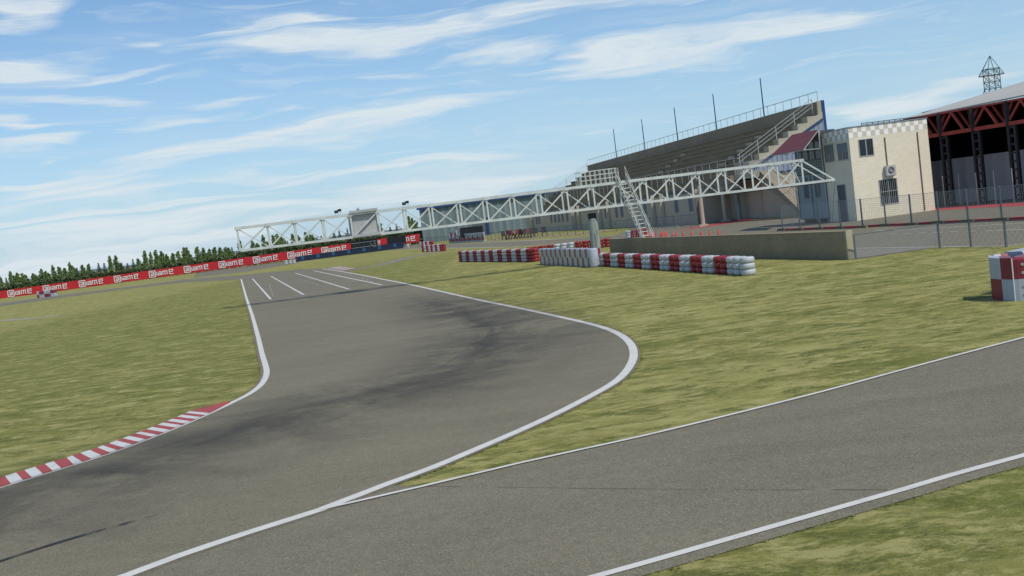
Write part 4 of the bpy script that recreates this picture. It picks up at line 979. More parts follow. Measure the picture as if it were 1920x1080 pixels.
# long fence behind the link track
bf = thing('paddock_fence', 'low wire fence with thin posts along the far side of the link track', 'fence')
bp = gl([(800,456),(850,453.5),(915,450.5),(975,446.8),(1037,443),(1110,437.6),(1180,431),(1250,427.5),(1312,424)])
mb = MB(); mp = MB(); cnt = 0
BPF = []
for a, b in zip(bp, bp[1:]):
    n = max(1, int((b - a).length / 2.0))
    for k in range(n): BPF.append(a.lerp(b, k / n))
for p in BPF: mp = MB(); mp.bar(p, p + Z * 1.3, .07, .07, up=(0, 1, 0)); mp.build('post', M['post'], bf)
for a, b in zip(bp, bp[1:]):
    mb.bar(a + Z * 1.28, b + Z * 1.28, .05); 
    wires(mb, a, b, .1, 1.28, .30, .30, .006)
mb.build('wire_mesh', M['post'], bf)
# crowd barriers near the stair
for i, (x0, x1) in enumerate(((1180, 1203), (1232, 1275))):
    a, b = G(x0, 452 - i * 2.5), G(x1, 449.5 - i * 2.5); a = a * 1.0; f = thing('crowd_barrier', ('grey steel crowd barrier left of the gantry stair foot', 'grey steel crowd barrier right of the gantry stair foot')[i], 'barrier', (0, 0, 0), 0, 'crowd barriers by the gantry stair')
    mb = MB(); zt_ = 1.05
    mb.bar(a + Z * zt_, b + Z * zt_, .05); mb.bar(a + Z * .2, b + Z * .2, .04)
    mb.bar(a, a + Z * zt_, .06, .06, up=(0, 1, 0)); mb.bar(b, b + Z * zt_, .06, .06, up=(0, 1, 0)); mb.build('frame', M['galv'], f)
    mb = MB(); n = 7
    for k in range(1, n): p = a.lerp(b, k / n); mb.bar(p + Z * .2, p + Z * zt_, .022)
    mb.build('bars', M['galv'], f)
    mb = MB(); mb.box(tuple(a + Z * .015), (.06, .6, .03)); mb.box(tuple(b + Z * .015), (.06, .6, .03)); mb.build('feet', M['galv'], f)

# ================================================================== TYRE STACKS
TR = .30; TH = .245
prof = []
for k in range(14):
    t = 2 * math.pi * k / 14; ct, st_ = math.cos(t), math.sin(t)
    prof.append((.205 + .095 * (abs(ct) ** .7) * (1 if ct > 0 else -1), TH / 2 + .121 * (abs(st_) ** .75) * (1 if st_ > 0 else -1)))
def tyre_obj(m, parent, k):
    mb = MB(); mb.lathe(prof, (0, 0, 0), 18); o = mb.build('tyre', m, parent, smooth=True); o.location = (0, 0, k * TH); return o
tm = {}
for cn in ('redtyre', 'whitetyre'):
    mb = MB(); mb.lathe(prof, (0, 0, 0), 20); me = mb.build('tyre', M[cn]); md = me.data; md.polygons.foreach_set('use_smooth', [True] * len(md.polygons)); tm[cn] = md; bpy.data.objects.remove(me)
ORD = ['first', 'second', 'third', 'fourth', 'fifth', 'sixth', 'seventh', 'eighth', 'ninth', 'tenth', 'eleventh', 'twelfth', 'thirteenth', 'fourteenth', 'fifteenth', 'sixteenth', 'seventeenth', 'eighteenth', 'nineteenth', 'twentieth']
ORD += ['twenty-' + o for o in ORD[:9]] + ['thirtieth'] + ['thirty-' + o for o in ORD[:9]] + ['fortieth']
def stack(p, nt, colr, label, group):
    r = thing('tyre_stack', label, 'tyre stack', (p.x, p.y, 0), 0, group)
    for k in range(nt):
        o = bpy.data.objects.new('tyre', tm[colr]); col.objects.link(o); o.parent = r
        o.location = (rnd.uniform(-.012, .012), rnd.uniform(-.012, .012), k * TH); o.rotation_euler = (0, 0, rnd.uniform(0, 6))
def row(a, b, cols, nt, where, group, per=1):
    n = len(cols); cn = {'W': 0, 'R': 0}
    for i, c_ in enumerate(cols):
        p = a.lerp(b, i / max(1, n - 1)); word = 'white' if c_ == 'W' else 'red'
        stack(p, nt, 'whitetyre' if c_ == 'W' else 'redtyre', '%s %s-tyre stack, %s %s' % (word, {3: 'three', 4: 'four'}[nt], ORD[i], where), group)
a, b = G(1405, 516), G(1121, 498)
a = a + Vector((.05, .3, 0)); b = b + Vector((.25, .0, 0))
cols = 'WWW' + 'RR' + ''.join(('WW', 'RR')[k % 2] for k in range(13)); cols = cols[:31]
row(a, b, cols, 3, 'from the near end of the long row by the wall', 'tyre stacks in the long low row by the pit wall')
a, b = G(1000, 490.5), G(867, 490)
row(a + Vector((.2, 0, 0)), b, 'RRR' + 'WWRR' * 8, 4, 'from the right in the row left of the chequered barrier', 'tyre stacks in the four-high row')
a, b = Vector((8.3, 81.5, 0)), Vector((1.9, 84.5, 0))
row(a, b, 'RRRRRWWWRRRR', 3, 'from the right behind the chequered barrier', 'tyre stacks behind the chequered barrier')
q0, q1 = G(833, 470.5), G(795, 472)
row(q0, q1, 'RRWRWRWRWR', 4, 'from the right in the far left tyre block', 'tyre stacks in the far four-high block')
q0, q1 = G(811, 459), G(789, 460)
row(q0, q1, 'RRWRWRW', 3, 'from the right in the low tyre block farthest back', 'tyre stacks in the farthest block')
for i, x in enumerate((537, 545, 552)): stack(G(x, 495.5 - (x - 537) * .13), 3, 'whitetyre', 'white three-tyre stack at the left end of the navy boards, ' + ORD[i] + ' from the left', 'white tyre stacks by the navy boards')
stack(G(765, 464.5), 3, 'whitetyre', 'lone white stack of three tyres below the right end of the red banner', 'far lone tyres')
for i, x in enumerate((1179, 1189, 1199, 1208)): stack(G(x, 446.5 - (x - 1176) * .12), 3, 'whitetyre' if i == 0 else 'redtyre', ('white' if i == 0 else 'red') + ' stack of three tyres behind the gantry stair, ' + ORD[i] + ' from left', 'tyre stacks behind the gantry stair')

# ================================================================== PLASTIC BARRIERS
def barrier(p, q, hgt, wdt, swap, label, group, split=.5, parts=2, bolts=False, name='plastic_barrier', plain=False):
    """one hollow plastic block from p to q (front face); colours in quarters"""
    u = (q - p).normalized(); L = (q - p).length; v = Vector((-u.y, u.x, 0))
    if v.y < 0: v = -v
    r = thing(name, label, 'barrier', (p.x, p.y, 0), 0, group)
    O_ = Vector((0, 0, 0)); hz = hgt / 2
    for i in range(2):
        for j in range(2):
            sp2 = split if j else 1 - split
            x0, x1 = (0, L * sp2) if i == 0 else (L * sp2, L); red = ((i + j + swap) % 2 == 0) and not plain
            mb = MB(); P = []; e_ = .0; bev = .03
            z0_, z1_ = j * hz + (.0 if j == 0 else .002), (j + 1) * hz
            a_ = [(x0 + .002, 0), (x1 - .002, 0), (x1 - .002, wdt), (x0 + .002, wdt)]
            lo = [u * a[0] + v * a[1] + Z * z0_ for a in a_]
            if j == 1:
                mid = [x + Z * (hz - .06) for x in lo]; 
                top_ = [u * a[0] + v * (a[1] + (.05 if a[1] == 0 else -.05)) + Z * z1_ for a in a_]
                mb.hexa(lo + mid); del mb.f[-5]; del mb.m[-5]
                mb.hexa(mid + top_); del mb.f[-6]; del mb.m[-6]
            else: mb.hexa(lo + [x + Z * (hz - .002) for x in lo])
            mb.build('upper_panel' if j else 'lower_panel', M['redp'] if red else M['whitep'], r)
    if bolts:
        for (fx, fz) in bolts:
            c0 = u * fx + Z * fz - v * .0
            mb = MB(); mb.tube(c0 - v * .03, c0 + v * .02, .035, .045, 12); mb.build('bolt', M['bolt'], r)
    return r
a, b = G(1013, 495), G(1114, 500.5); nmod = 11
for k in range(nmod):
    p, q = a.lerp(b, k / nmod), a.lerp(b, (k + .985) / nmod)
    barrier(p, q, 1.07, .5, 0, 'red and white chequered plastic block, %s from the left before the round column' % ORD[k], 'chequered barrier blocks before the gantry column', .64)
# rounded silver end of that run
e_ = b + (b - a).normalized() * .16; ro = thing('barrier_end_drum', 'rounded pale plastic end drum closing the chequered barrier run', 'barrier', (e_.x + .02, e_.y + .27, 0))
mb = MB(); mb.lathe([(.001, 0), (.27, 0), (.28, .1), (.28, 1.02), (.25, 1.09), (.001, 1.09)], (0, 0, 0), 20, closed=False); mb.build('drum', M['whitep'], ro, smooth=True)
# near barrier on the right edge
C0, C1, C2 = Vector((11.62, 23.95, 0)), Vector((11.66, 23.50, 0)), Vector((11.79, 23.20, 0))
def vert_panels(r, prs, hgt, topz):
    pass
nb_ = thing('plastic_barrier', 'near red and white chequered barrier block with round bolts at the right edge', 'barrier', (0, 0, 0), 0, 'barrier blocks at the right edge')
back = Vector((.30, .62, 0)) * .95
hz = .515
C3 = C2 + Vector((.62, .30, 0)); C2m = C2 + Vector((.33, .02, 0))
for j in (0, 1):
    z0_, z1_ = j * hz + .002 * j, (j + 1) * hz - .002
    def face(mb, P, Q, mi=0):
        mb.poly([P + Z * z0_, Q + Z * z0_, Q + Z * z1_, P + Z * z1_], mi)
    mb = MB(); face(mb, C0, C1)
    if j: pass
    mb.poly([C0 + Z * z1_, C1 + Z * z1_, C1 + back * .9 + Z * z1_, C0 + back + Z * z1_])
    mb.poly([C0 + back + Z * z0_, C0 + Z * z0_, C0 + Z * z1_, C0 + back + Z * z1_]); mb.build('left_panel', M['whitep'] if j else M['redp'], nb_)
    mb = MB(); face(mb, C1 + Vector((.004, 0, 0)), C2)
    mb.poly([C1 + Z * z1_ + Vector((.004, 0, 0)), C2 + Z * z1_, C2 + back * .9 + Z * z1_, C1 + back * .9 + Z * z1_]); mb.build('middle_panel', M['redp'] if j else M['whitep'], nb_)
    # rounded nose
    mb = MB(); n = 12; cen = C2 + Vector((.34, .40, 0)); rr = (C2 - cen).length; a0_ = math.atan2(C2.y - cen.y, C2.x - cen.x)
    pts = [cen + Vector((math.cos(a0_ + (k / n) * R(150)), math.sin(a0_ + (k / n) * R(150)), 0)) * rr for k in range(n + 1)]
    rim = .05 if j else 0
    for k in range(n):
        mb.poly([pts[k] + Z * z0_, pts[k+1] + Z * z0_, pts[k+1] + Z * (z1_ - rim), pts[k] + Z * (z1_ - rim)])
        if j:
            i0, i1 = cen.lerp(pts[k], .88), cen.lerp(pts[k+1], .88); mb.poly([pts[k] + Z * (z1_ - rim), pts[k+1] + Z * (z1_ - rim), i1 + Z * z1_, i0 + Z * z1_]); mb.poly([i0 + Z * z1_, i1 + Z * z1_, cen + Z * (z1_ - .0)])
    mb.build('nose', M['redp'] if j else M['whitep'], nb_, smooth=False)
mb = MB(); mb.bar(C2 - Vector((0.0, .012, 0)), C2 + Z * 1.02 - Vector((0.0, .012, 0)), .022, .022, up=(0, 1, 0)); mb.build('seam_strip', mat('pale_seam', (.6, .6, .6), .4), nb_)
for (px, py) in ((1908, 495), (1910, 510.5), (1912, 535), (1913.5, 550.5)):
    zz = D(px, py, C2.y - .05).z; th_ = R(24); p = cen + Vector((math.cos(a0_ + th_), math.sin(a0_ + th_), 0)) * (rr - .01); dirn = (p - cen).normalized(); dirn.z = 0
    mb = MB(); mb.tube(p + Z * zz, p + Z * zz + dirn * .022, .042, .032, 14); mb.build('bolt', M['bolt'], nb_)
q0 = G(1893, 535) ; q0 = G(1875, 473.5, 1.06); q1 = G(1935, 459.5, 1.06); q0.z = q1.z = 0; uu = (q1 - q0).normalized(); q0 = q0 + Vector((uu.y, -uu.x, 0)) * .45 + uu * .25; q1 = q1 + Vector((uu.y, -uu.x, 0)) * .45
barrier(Vector((11.90, 24.22, 0)), Vector((12.22, 24.17, 0)), 1.05, .16, 0, 'red topped end piece of the second barrier block behind the near bolted one', 'barrier blocks at the right edge')
barrier(q0, q1, 1.06, .5, 1, 'long pale barrier block running back to the right behind the near bolted one', 'barrier blocks at the right edge', .5, plain=True)
# far left chequered blocks
xs_ = [70, 79, 88.5, 102.5]
for k in range(3):
    barrier(G(xs_[k], 559 - .12 * (xs_[k] - 70)), G(xs_[k+1] - .3, 559 - .12 * (xs_[k+1] - 70)), 1.15, .8, k % 2, 'distant chequered barrier block in front of the red banner, %s from the left' % ORD[k], 'distant chequered blocks by the banner', .5)
# far white framed barriers with red bases below the dark screen
a, b = G(844, 456), G(910, 452.3); nmod = 8
for k in range(nmod):
    p, q = a.lerp(b, k / nmod), a.lerp(b, (k + .95) / nmod); u = (q - p); L = u.length; u.normalize(); hh = 2.2 if k < 2 else 1.45
    r = thing('framed_barrier', 'white framed barrier with red base under the dark screen, %s from the left' % ORD[k], 'barrier', (p.x, p.y, 0), 0, 'white framed barriers by the dark screen')
    mb = MB(); mb.bar(u * .1, u * .1 + Z * hh, .18, .18, up=(0, 1, 0)); mb.bar(u * L, u * L + Z * hh, .18, .18, up=(0, 1, 0)); mb.bar(Z * hh, u * L + Z * hh, .25, .2); mb.bar(Z * .15, u * L + Z * .15, .4, .25); mb.build('frame', M['whitep'], r)
    mb = MB(); mb.bar(u * .2 + Z * .5, u * (L - .2) + Z * .5, .35, .42); mb.bar(u * L * .55 + Z * .7, u * L * .6 + Z * (hh - .3), .3, .2, up=(0, 1, 0)); mb.build('red_base', M['redp'], r)
    mb = MB(); mb.bar(u * .2 + Z * 1.05 + Vector((0, .1, 0)), u * (L - .2) + Z * 1.05 + Vector((0, .1, 0)), .1, .55); mb.build('infill', M['whitep'], r)
sc_ = thing('dark_screen', 'large black trackside screen standing behind the link track', 'screen')
yq = G(882, 452).y - 6; s0, s1, s2, s3 = D(862, 428, yq), D(904, 423.5, yq), D(906, 440.5, yq), D(864, 446, yq)
mb = MB(); bk = Vector((0, .4, 0)); mb.hexa([s3, s2, s2 + bk, s3 + bk, s0, s1, s1 + bk, s0 + bk]); mb.build('panel', M['dark'], sc_)
mb = MB(); 
for q in (s3.lerp(s2, .15), s3.lerp(s2, .85)): mb.bar(Vector((q.x, q.y + .2, 0)), Vector((q.x, q.y + .2, q.z + .4)), .15, .15, up=(0, 1, 0))
mb.build('leg', M['post'], sc_)
mb = MB()
for p, q in ((s0, s1), (s1, s2), (s2, s3), (s3, s0)): mb.bar(p, q, .12)
mb.build('frame', M['darkcol'], sc_)

# ================================================================== CONES
def cone(p, label):
    r = thing('traffic_cone', label, 'traffic cone', (p.x, p.y, 0), 0, 'orange cones in the paddock')
    mb = MB(); mb.lathe([(.001, .03), (.15, .03), (.14, .05), (.03, .52), (.001, .53)], (0, 0, 0), 14, closed=False); mb.build('cone_body', M['cone'], r, smooth=True)
    mb = MB(); mb.box((0, 0, .024), (.36, .36, .03)); mb.build('base', M['dark'], r)
    return r
cxs = [1349, 1332, 1316, 1298, 1282, 1269.5, 1262, 1251, 1247, 1243, 1240, 1231, 1227, 1220, 1214]
c1 = None
for i, x in enumerate(cxs):
    p = G(x, 443 + (i % 2) * .6 + (i > 6) * 1.0); lab = 'orange traffic cone on the paddock apron, %s from the right' % ORD[i]
    if c1 is None: c1 = cone(p, lab)
    else: dup(c1, (p.x, p.y, 0), rnd.uniform(0, 1.5), lab)

# ================================================================== CHAIRS (tall folding chairs lined up behind the track)
def chair(p, label, kind, rz, group):
    r = thing('folding_chair', label, 'chair', (p.x, p.y, 0), rz, group); s_ = 1.35
    mb = MB(); mb.hexa([Vector(q) * s_ for q in ((-.26,.16,.42),(.26,.16,.42),(.26,.22,.42),(-.26,.22,.42),(-.24,.34,1.05),(.24,.34,1.05),(.24,.38,1.05),(-.24,.38,1.05))]); mb.build('backrest', M['chairb'] if kind != 'r' else M['chairr'], r)
    mb = MB(); mb.box((0, -.03 * s_, .44 * s_), (.5 * s_, .46 * s_, .05)); mb.build('seat', M['chairr'] if kind != 'b' else M['chairb'], r)
    for sx_ in (-1, 1):
        mb = MB(); mb.bar((sx_ * .24 * s_, -.24 * s_, 0), (sx_ * .24 * s_, .2 * s_, .6 * s_), .07); mb.build('leg', M['chairleg'] if kind != 'b' else M['chairb'], r)
        mb = MB(); mb.bar((sx_ * .24 * s_, .26 * s_, 0), (sx_ * .24 * s_, -.22 * s_, .64 * s_), .07); mb.build('leg', M['chairr'], r)
    mb = MB(); mb.bar((-.27 * s_, -.25 * s_, .66 * s_), (-.27 * s_, .26 * s_, .66 * s_), .05); mb.bar((.27 * s_, -.25 * s_, .66 * s_), (.27 * s_, .26 * s_, .66 * s_), .05); mb.build('armrest', M['chairb'], r)
ks_ = 'brmrbrbmrbmb'
for i in range(12):
    x = 946 + i * 5.9 if i < 11 else 1021
    y = 449.5 - (x - 946) * .088
    kd = ks_[i]
    chair(G(x, y), '%s folding chair, %s from the left beside the wire fence' % ({'b': 'black', 'r': 'dark red', 'm': 'black and red'}[kd], ORD[i]), kd, rnd.uniform(-.9, .9), 'folding chairs lined up by the wire fence')

# ================================================================== BANNERS
BY = 222.0
bn_ = thing('advertising_banner', 'very long red advertising banner with white logos in front of the trees', 'banner')
def bt(x): return D(x, 545.7 - .1372 * x, BY)
def bb(x): return D(x, 560.6 - .1372 * x + .0006 * x, BY)
A0, A1, B1_, B0_ = bt(-60), bt(786), bb(786), bb(-60)
mb = MB(); n = 40; th = Vector((0, .12, 0))
for k in range(n):
    x0, x1 = -60 + 846 * k / n, -60 + 846 * (k + 1) / n
    p = [bb(x0), bb(x1), bt(x1), bt(x0)]; mb.hexa([p[0], p[1], p[1] + th, p[0] + th, p[3], p[2], p[2] + th, p[3] + th])
mb.build('canvas', M['banner'], bn_)
mb = MB()
for k in range(66):
    x = -60 + 846 * k / 65; t_ = bt(x); mb = MB(); mb.bar(Vector((t_.x, BY + .25, 0)), Vector((t_.x, BY + .25, t_.z + .12)), .10, .10, up=(0, 1, 0)); mb.build('post', M['post'], bn_)
def strokes(mb, M3, segs, w_):
    for (x0, y0, x1, y1) in segs: mb.bar(M3(x0, y0), M3(x1, y1), w_, .03, up=(0, 1, 0))
BK = [0]
def barxz(mb, a, b, w_):
    BK[0] = (BK[0] + 1) % 9; oy = Vector((0, -.006 * BK[0], 0)); a = a + oy; b = b + oy
    dd = (b - a).normalized(); pn = Vector((-dd.z, 0, dd.x)) * w_ / 2; e_ = dd * w_ * .5; yv = Vector((0, .03, 0))
    P = [a - e_ - pn, b + e_ - pn, b + e_ + pn, a - e_ + pn]; mb.hexa([p - yv for p in (P[0], P[1])] + [P[1], P[0]] + [P[3] - yv, P[2] - yv, P[2], P[3]])
for li, px in enumerate([13.5, 79.5, 147, 213, 278.5, 344, 409, 473.5, 538, 602, 666, 731]):
    a = bt(px); c_ = bb(px); hgt = a.z - c_.z; S_ = hgt * .84; zb0 = c_.z + hgt * .09
    yy = BY - .05; gx = Vector((1, 0, bt(px + 60).z - a.z)); gx.z /= (bt(px + 60).x - a.x); 
    def Q(x, y): return Vector((a.x + x * S_, yy, zb0 + y * S_ + gx.z * x * S_))
    mb = MB(); r8 = .14
    ring = [(r8, 0.05), (1-r8, .05), (.97, r8), (.97, 1-r8), (1-r8, .95), (r8, .95), (.05, 1-r8), (.05, r8)]
    for i in range(8): barxz(mb, Q(*ring[i]), Q(*ring[(i+1) % 8]), .11 * S_)
    for sg in ((.28,.72,.70,.72), (.70,.72,.74,.60), (.74,.60,.74,.30), (.36,.45,.62,.50), (.36,.45,.30,.28), (.30,.28,.60,.28)): barxz(mb, Q(*sg[:2]), Q(*sg[2:]), .12 * S_)
    mb.build('logo_badge', M['white'], bn_)
    mb = MB(); W3 = .115 * S_
    LT = [[(1.20,.66,1.20,.24)],
          [(1.42,.68,1.85,.70),(1.85,.70,1.85,.26),(1.85,.24,1.42,.24),(1.42,.24,1.42,.44),(1.42,.46,1.80,.47)],
          [(2.08,.24,2.08,.72),(2.08,.72,2.72,.74),(2.40,.72,2.40,.24),(2.72,.74,2.72,.24)],
          [(3.08,.22,3.08,.78),(3.08,.80,3.62,.82),(3.62,.80,3.56,.54),(3.54,.52,3.08,.52),(3.08,.20,3.60,.20)]]
    for L_ in LT:
        for sg in L_: barxz(mb, Q(*sg[:2]), Q(*sg[2:]), W3)
    mb.build('lettering', M['white'], bn_)
nv = thing('navy_boards', 'row of navy blue boards with small light blue drop emblems below the red banner', 'board')
NY = 201.0
def nt_(x): return D(x, 481 - (x - 555.4) * .1391, NY)
def nb2(x): return D(x, 493.2 - (x - 555.4) * .1360, NY)
for k in range(7):
    x0, x1 = 555.4 + 201.3 * k / 7, 555.4 + 201.3 * (k + .995) / 7; th = Vector((0, .15, 0)); p = [nb2(x0), nb2(x1), nt_(x1), nt_(x0)]
    mb = MB(); mb.hexa([p[0], p[1], p[1] + th, p[0] + th, p[3], p[2], p[2] + th, p[3] + th]); bd = mb.build('board', M['navy'], nv)
    c_ = (p[0] + p[1] + p[2] + p[3]) / 4 + Vector((-.2, -.04, .18)); mb = MB(); m_ = 16; ro_, ri_ = .34, .13
    def dp(t, r): x_, z_ = math.cos(t) * r, math.sin(t) * r; return c_ + Vector((x_ * (1 - max(0, math.sin(t)) * .25), 0, z_ * (1.35 if math.sin(t) > 0 else 1)))
    for i in range(m_):
        t0, t1 = 2 * math.pi * i / m_, 2 * math.pi * (i + 1) / m_; mb.poly([dp(t0, ri_), dp(t1, ri_), dp(t1, ro_), dp(t0, ro_)])
    mb.build('emblem', M['emblem'], bd)
    mb = MB()
    for q in range(9): mb.box((c_.x - .75 + q * .19, c_.y, c_.z - .56 + q * .0), (.13, .02, .07))
    mb.build('small_print', M['faint'], bd)
db = thing('dark_board', 'plain black board in front of the right end of the red banner', 'board')
s0, s1, s2, s3 = D(725, 446, 214), D(760.5, 441, 214), D(761, 456, 214), D(726, 461, 214); bk = Vector((0, .2, 0))
mb = MB(); mb.hexa([s3, s2, s2 + bk, s3 + bk, s0, s1, s1 + bk, s0 + bk]); mb.build('panel', M['dark'], db)
mb = MB()
for q in (.1, .9): p = s3.lerp(s2, q); mb.bar(Vector((p.x, 214.1, 0)), Vector((p.x, 214.1, p.z + .2)), .12, .12, up=(0, 1, 0))
mb.build('leg', M['post'], db)

# ================================================================== TREES
def leafcloud(mb, n, fn, size, rr):
    for _ in range(n):
        c_, keep = fn(rr)
        if not keep: continue
        a = Vector((rr.gauss(0, 1), rr.gauss(0, 1), rr.gauss(0, 1))).normalized(); b = a.cross(Vector((rr.gauss(0, 1), rr.gauss(0, 1), rr.gauss(0, 1)))).normalized(); s_ = size * rr.uniform(.6, 1.3)
        mb.poly([c_ + a * s_, c_ + b * s_ * .7, c_ - a * s_, c_ - b * s_ * .7])
def poplar(seed):
    rr = random.Random(seed); r = thing('poplar_tree', 'x', 'tree', (0, 0, 0), 0, 'poplars behind the red banner')
    mb = MB(); mb.tube((0, 0, 0), (.05, 0, .45), .022, .012, 6); mb.tube((.05, 0, .45), (0, 0, .93), .012, .003, 6)
    for k in range(10): z = .15 + .07 * k; t = rr.uniform(0, 6.28); mb.tube((0, 0, z), (math.cos(t) * .10, math.sin(t) * .10, z + .12), .005, .002, 4)
    mb.build('trunk', M['bark'], r)
    lumps = [(rr.uniform(-.04, .04), rr.uniform(-.04, .04), .07 + .86 * (i + .5) / 34 + rr.uniform(-.02, .02), rr.uniform(.055, .095)) for i in range(34)]
    def fn(q):
        lx, ly, lz, lr = q.choice(lumps); env = min(1, (1 - lz) * 2.6 + .28) * min(1, lz * 4 + .65)
        v_ = Vector((q.gauss(0, 1), q.gauss(0, 1), q.gauss(0, 1))).normalized() * lr * q.uniform(.5, 1)
        return Vector((lx * 1.0 * env + v_.x * env, ly * 1.0 * env + v_.y * env, min(.995, lz + v_.z * .7))), True
    mb = MB(); leafcloud(mb, 3000, fn, .019, rr); mb.build('crown', M['leaf'], r); return r
def conifer(seed):
    rr = random.Random(seed); r = thing('conifer_tree', 'x', 'tree', (0, 0, 0), 0, 'dark conifers behind the red banner')
    mb = MB(); mb.tube((0, 0, 0), (0, 0, .97), .02, .003, 6)
    for k in range(22): z = .12 + .038 * k; t = k * 2.4; rad = .17 * (1 - z) + .01; mb.tube((0, 0, z), (math.cos(t) * rad, math.sin(t) * rad, z - .02), .004, .002, 4)
    mb.build('trunk', M['bark'], r)
    def fn(q):
        k = q.randint(0, 13); z = .08 + .066 * k + q.uniform(-.012, .014); rad = .26 * (1 - z) ** .85 * q.uniform(.2, 1.0) * (1 + .25 * math.sin(k * 5)); t = q.uniform(0, 6.28)
        return Vector((math.cos(t) * rad, math.sin(t) * rad, z - rad * .25)), True
    mb = MB(); leafcloud(mb, 2400, fn, .022, rr); mb.build('crown', M['needle'], r); return r
popp = [poplar(i) for i in range(5)]; conp = [conifer(50 + i) for i in range(3)]
used = set()
P1 = [(0,556,0),(75,520,0),(125,530,0),(165,533,0),(188,545,0),(245,533,0),(270,545,0),(305,505,0),(340,518,0),(362,528,0),(395,478,0),(440,487,0),(485,495,0),(520,452,0),(543,475,0),(615,475,0),(663,465,0),(818,407,0),(865,408,0),(1035,425,0),(1080,368,0),(1125,380,0),(1165,360,0),(1210,368,0),(1250,393,0),(1293,383,0),(1333,370,0),(1375,342,0),(1400,345,0),(1475,338,0),(1520,345,0),(1568,350,0),(1605,338,0),(1650,340,0),(1690,337,0),(1712,342,0),
      (45,567,1),(215,575,1),(575,495,1),(737,460,1),(780,460,1),(910,455,1),(955,460,1),(995,430,1),(1435,395,1),(1738,340,1),(640,540,1),(705,560,2)]
P2 = [(195,368,0),(290,370,0),(330,387,0),(372,332,0),(445,330,0),(475,320,0),(510,342,0),(592,318,0),(640,335,0),(690,308,0),(725,322,0),(745,330,0),(1250,238,0),(1240,250,0),(1465,188,0),(1490,205,0),(1515,218,0),
      (410,385,1),(555,372,1),(775,345,1),(808,335,1),(903,303,1),(943,298,1),(1003,280,1),(1325,268,1),(1372,245,1),(855,362,1),(1110,300,1)]
allt = [(x / 4, 380 + y / 4, k) for x, y, k in P1 if k < 2] + [(400 + x / 4, 360 + y / 4, k) for x, y, k in P2]
allt += [(x + 6.5 + 2 * math.sin(x), y + 9 + 3 * math.sin(x * 3), 0) for (x, y, k) in allt if k == 0 and int(x * 7) % 3 != 0 and x < 640]
allt.sort(); cnt = {0: 0, 1: 0}; iu = {0: 0, 1: 0}
def ordn(n):
    if n < len(ORD): return ORD[n]
    te = {4: 'forty', 5: 'fifty', 6: 'sixty', 7: 'seventy', 8: 'eighty', 9: 'ninety'}[(n + 1) // 10]; return te + '-' + ORD[(n + 1) % 10 - 1] if (n + 1) % 10 else te[:-1] + 'ieth'
nfirst = {0: len(popp), 1: len(conp)}
for (x, y, k) in allt:
    Y = 285 + rnd.uniform(0, 40); t_ = D(x, y, Y); hgt = t_.z * 1.10; src = (popp, conp)[k]
    wdm = rnd.uniform(11.5, 15.5) / F * Y / (.26 if k == 0 else .33)
    if k == 1: wdm *= .9
    lab = '%s, %s of its kind from the left' % (('narrow leafy poplar behind the red banner', 'dark pointed conifer behind the red banner')[k], ordn(cnt[k]))
    s_ = src[cnt[k] % len(src)]
    if cnt[k] < len(src): s_.location = (t_.x, Y, 0); s_.scale = (wdm, wdm, hgt); s_['label'] = lab; s_.rotation_euler = (0, 0, rnd.uniform(0, 6))
    else: dup(s_, (t_.x, Y, 0), rnd.uniform(0, 6), lab, (wdm, wdm, hgt))
    cnt[k] += 1
# dense hedge right behind the banner
hd_ = thing('hedge', 'long dark unclipped hedge growing just behind the red banner', 'hedge')
mb = MB(); rr = random.Random(5)
HX0, HX1 = D(-40, 540, 232).x, D(800, 440, 232).x
zl = D(440, 480, 232).z
def htop(X): 
    t = (X - HX0) / (HX1 - HX0); base = bt(0).z
    return 1.9 + .12 * math.sin(X * .7) + .15 * math.sin(X * 1.9 + 2) + (1.35 if X > D(445, 480, 232).x else .85)
def fnh(q):
    X = q.uniform(HX0, HX1); h_ = htop(X); z = h_ * q.random() ** .6; return Vector((X, 232 + q.uniform(-.9, .9), z)), True
leafcloud(mb, 26000, fnh, .26, rr); mb.build('foliage', M['hedgeleaf'], hd_)
mb = MB()
for k in range(110): X = HX0 + (HX1 - HX0) * k / 109; mb.tube((X, 232, 0), (X + rr.uniform(-.3, .3), 232, htop(X) * .9), .06, .03, 5)
mb.build('stems', M['bark'], hd_)

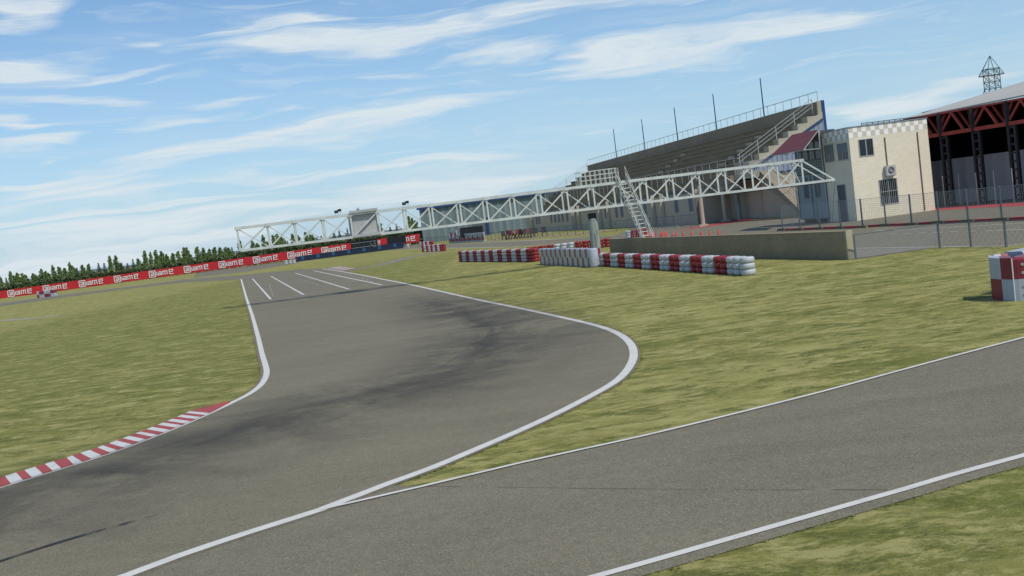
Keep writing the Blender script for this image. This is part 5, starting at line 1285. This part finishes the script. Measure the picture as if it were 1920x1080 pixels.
# ================================================================== GRASS BLADES close to the camera and ragged turf along the road edges
mb = MB(); rr = random.Random(11)
def blade(x, y, h_, w_):
    t = rr.uniform(0, 6.28); dx, dy = math.cos(t) * w_, math.sin(t) * w_; q_ = rr.uniform(2.0, 5.0) * h_; lx, ly = -math.sin(t) * q_, math.cos(t) * q_
    b = len(mb.v); mb.v += [(x - dx, y - dy, 0), (x + dx, y + dy, 0), (x + lx, y + ly, h_)]; mb.f.append((b, b + 1, b + 2)); mb.m.append(0)
def inside(x, y, poly):
    c = False; j = len(poly) - 1
    for i in range(len(poly)):
        a, b = poly[i], poly[j]
        if (a.y > y) != (b.y > y) and x < (b.x - a.x) * (y - a.y) / (b.y - a.y) + a.x: c = not c
        j = i
    return c
wedge = [tipp] + [p for p in Ro[::-1] if p.y > tipp.y and p.y < 30 and p.x > tipp.x] + [Vector((16, 30, 0)), Vector((16, 24, 0))] + [p for p in PUo[::-1] if p.x > tipp.x + .25 and p.x < 14]
lowr = [p for p in plo if p.x < 12 and p.x > -1] + [Vector((12, 6, 0)), Vector((2, 6, 0))]
leftg = [p for p in Lo if p.y > 14 and p.y < 32] + [Vector((-20, 14, 0)), Vector((-20, 32, 0))]
for poly, n, (bx0, bx1, by0, by1) in ((lowr, 0, (0, 8, 7.5, 13)), (wedge, 0, (-2, 12, 13, 30)), (leftg, 0, (-16, -5, 15, 32))):
    for _ in range(n):
        x, y = rr.uniform(bx0, bx1), rr.uniform(by0, by1)
        if inside(x, y, poly) and rr.random() < min(1, max(.0, (30 - y) / 14)): blade(x, y, rr.uniform(.015, .04) * (1 + .4 * math.sin(x * 1.7) * math.sin(y * 1.3)), .006 + y * .0003)
for line, sg in ((Ro, None), (PUo, None), (plo, None), (Lo, None)):
    for a, b in zip(line, line[1:]):
        if a.y > 60 or a.y < 6 or (line is Ro and a.y < tipp.y + .5) or (line is PUo and a.x < tipp.x + .6): continue
        L = (b - a).length
        for _ in range(int(L * (55 if a.y < 30 else 22))):
            q = a.lerp(b, rr.random()); nrm = Vector((-(b - a).y, (b - a).x, 0)).normalized(); o_ = rr.gauss(0, .035) + (.02 if math.sin(q.x * 3 + q.y * 2) > .4 else 0)
            blade(q.x + nrm.x * o_, q.y + nrm.y * o_, rr.uniform(.006, .018), .012 + a.y * .0003)
gb = mb.build('grass', M['grass']); tag(gb, 'short yellow green grass blades along the edges of the track', 'grass', None, 'stuff')
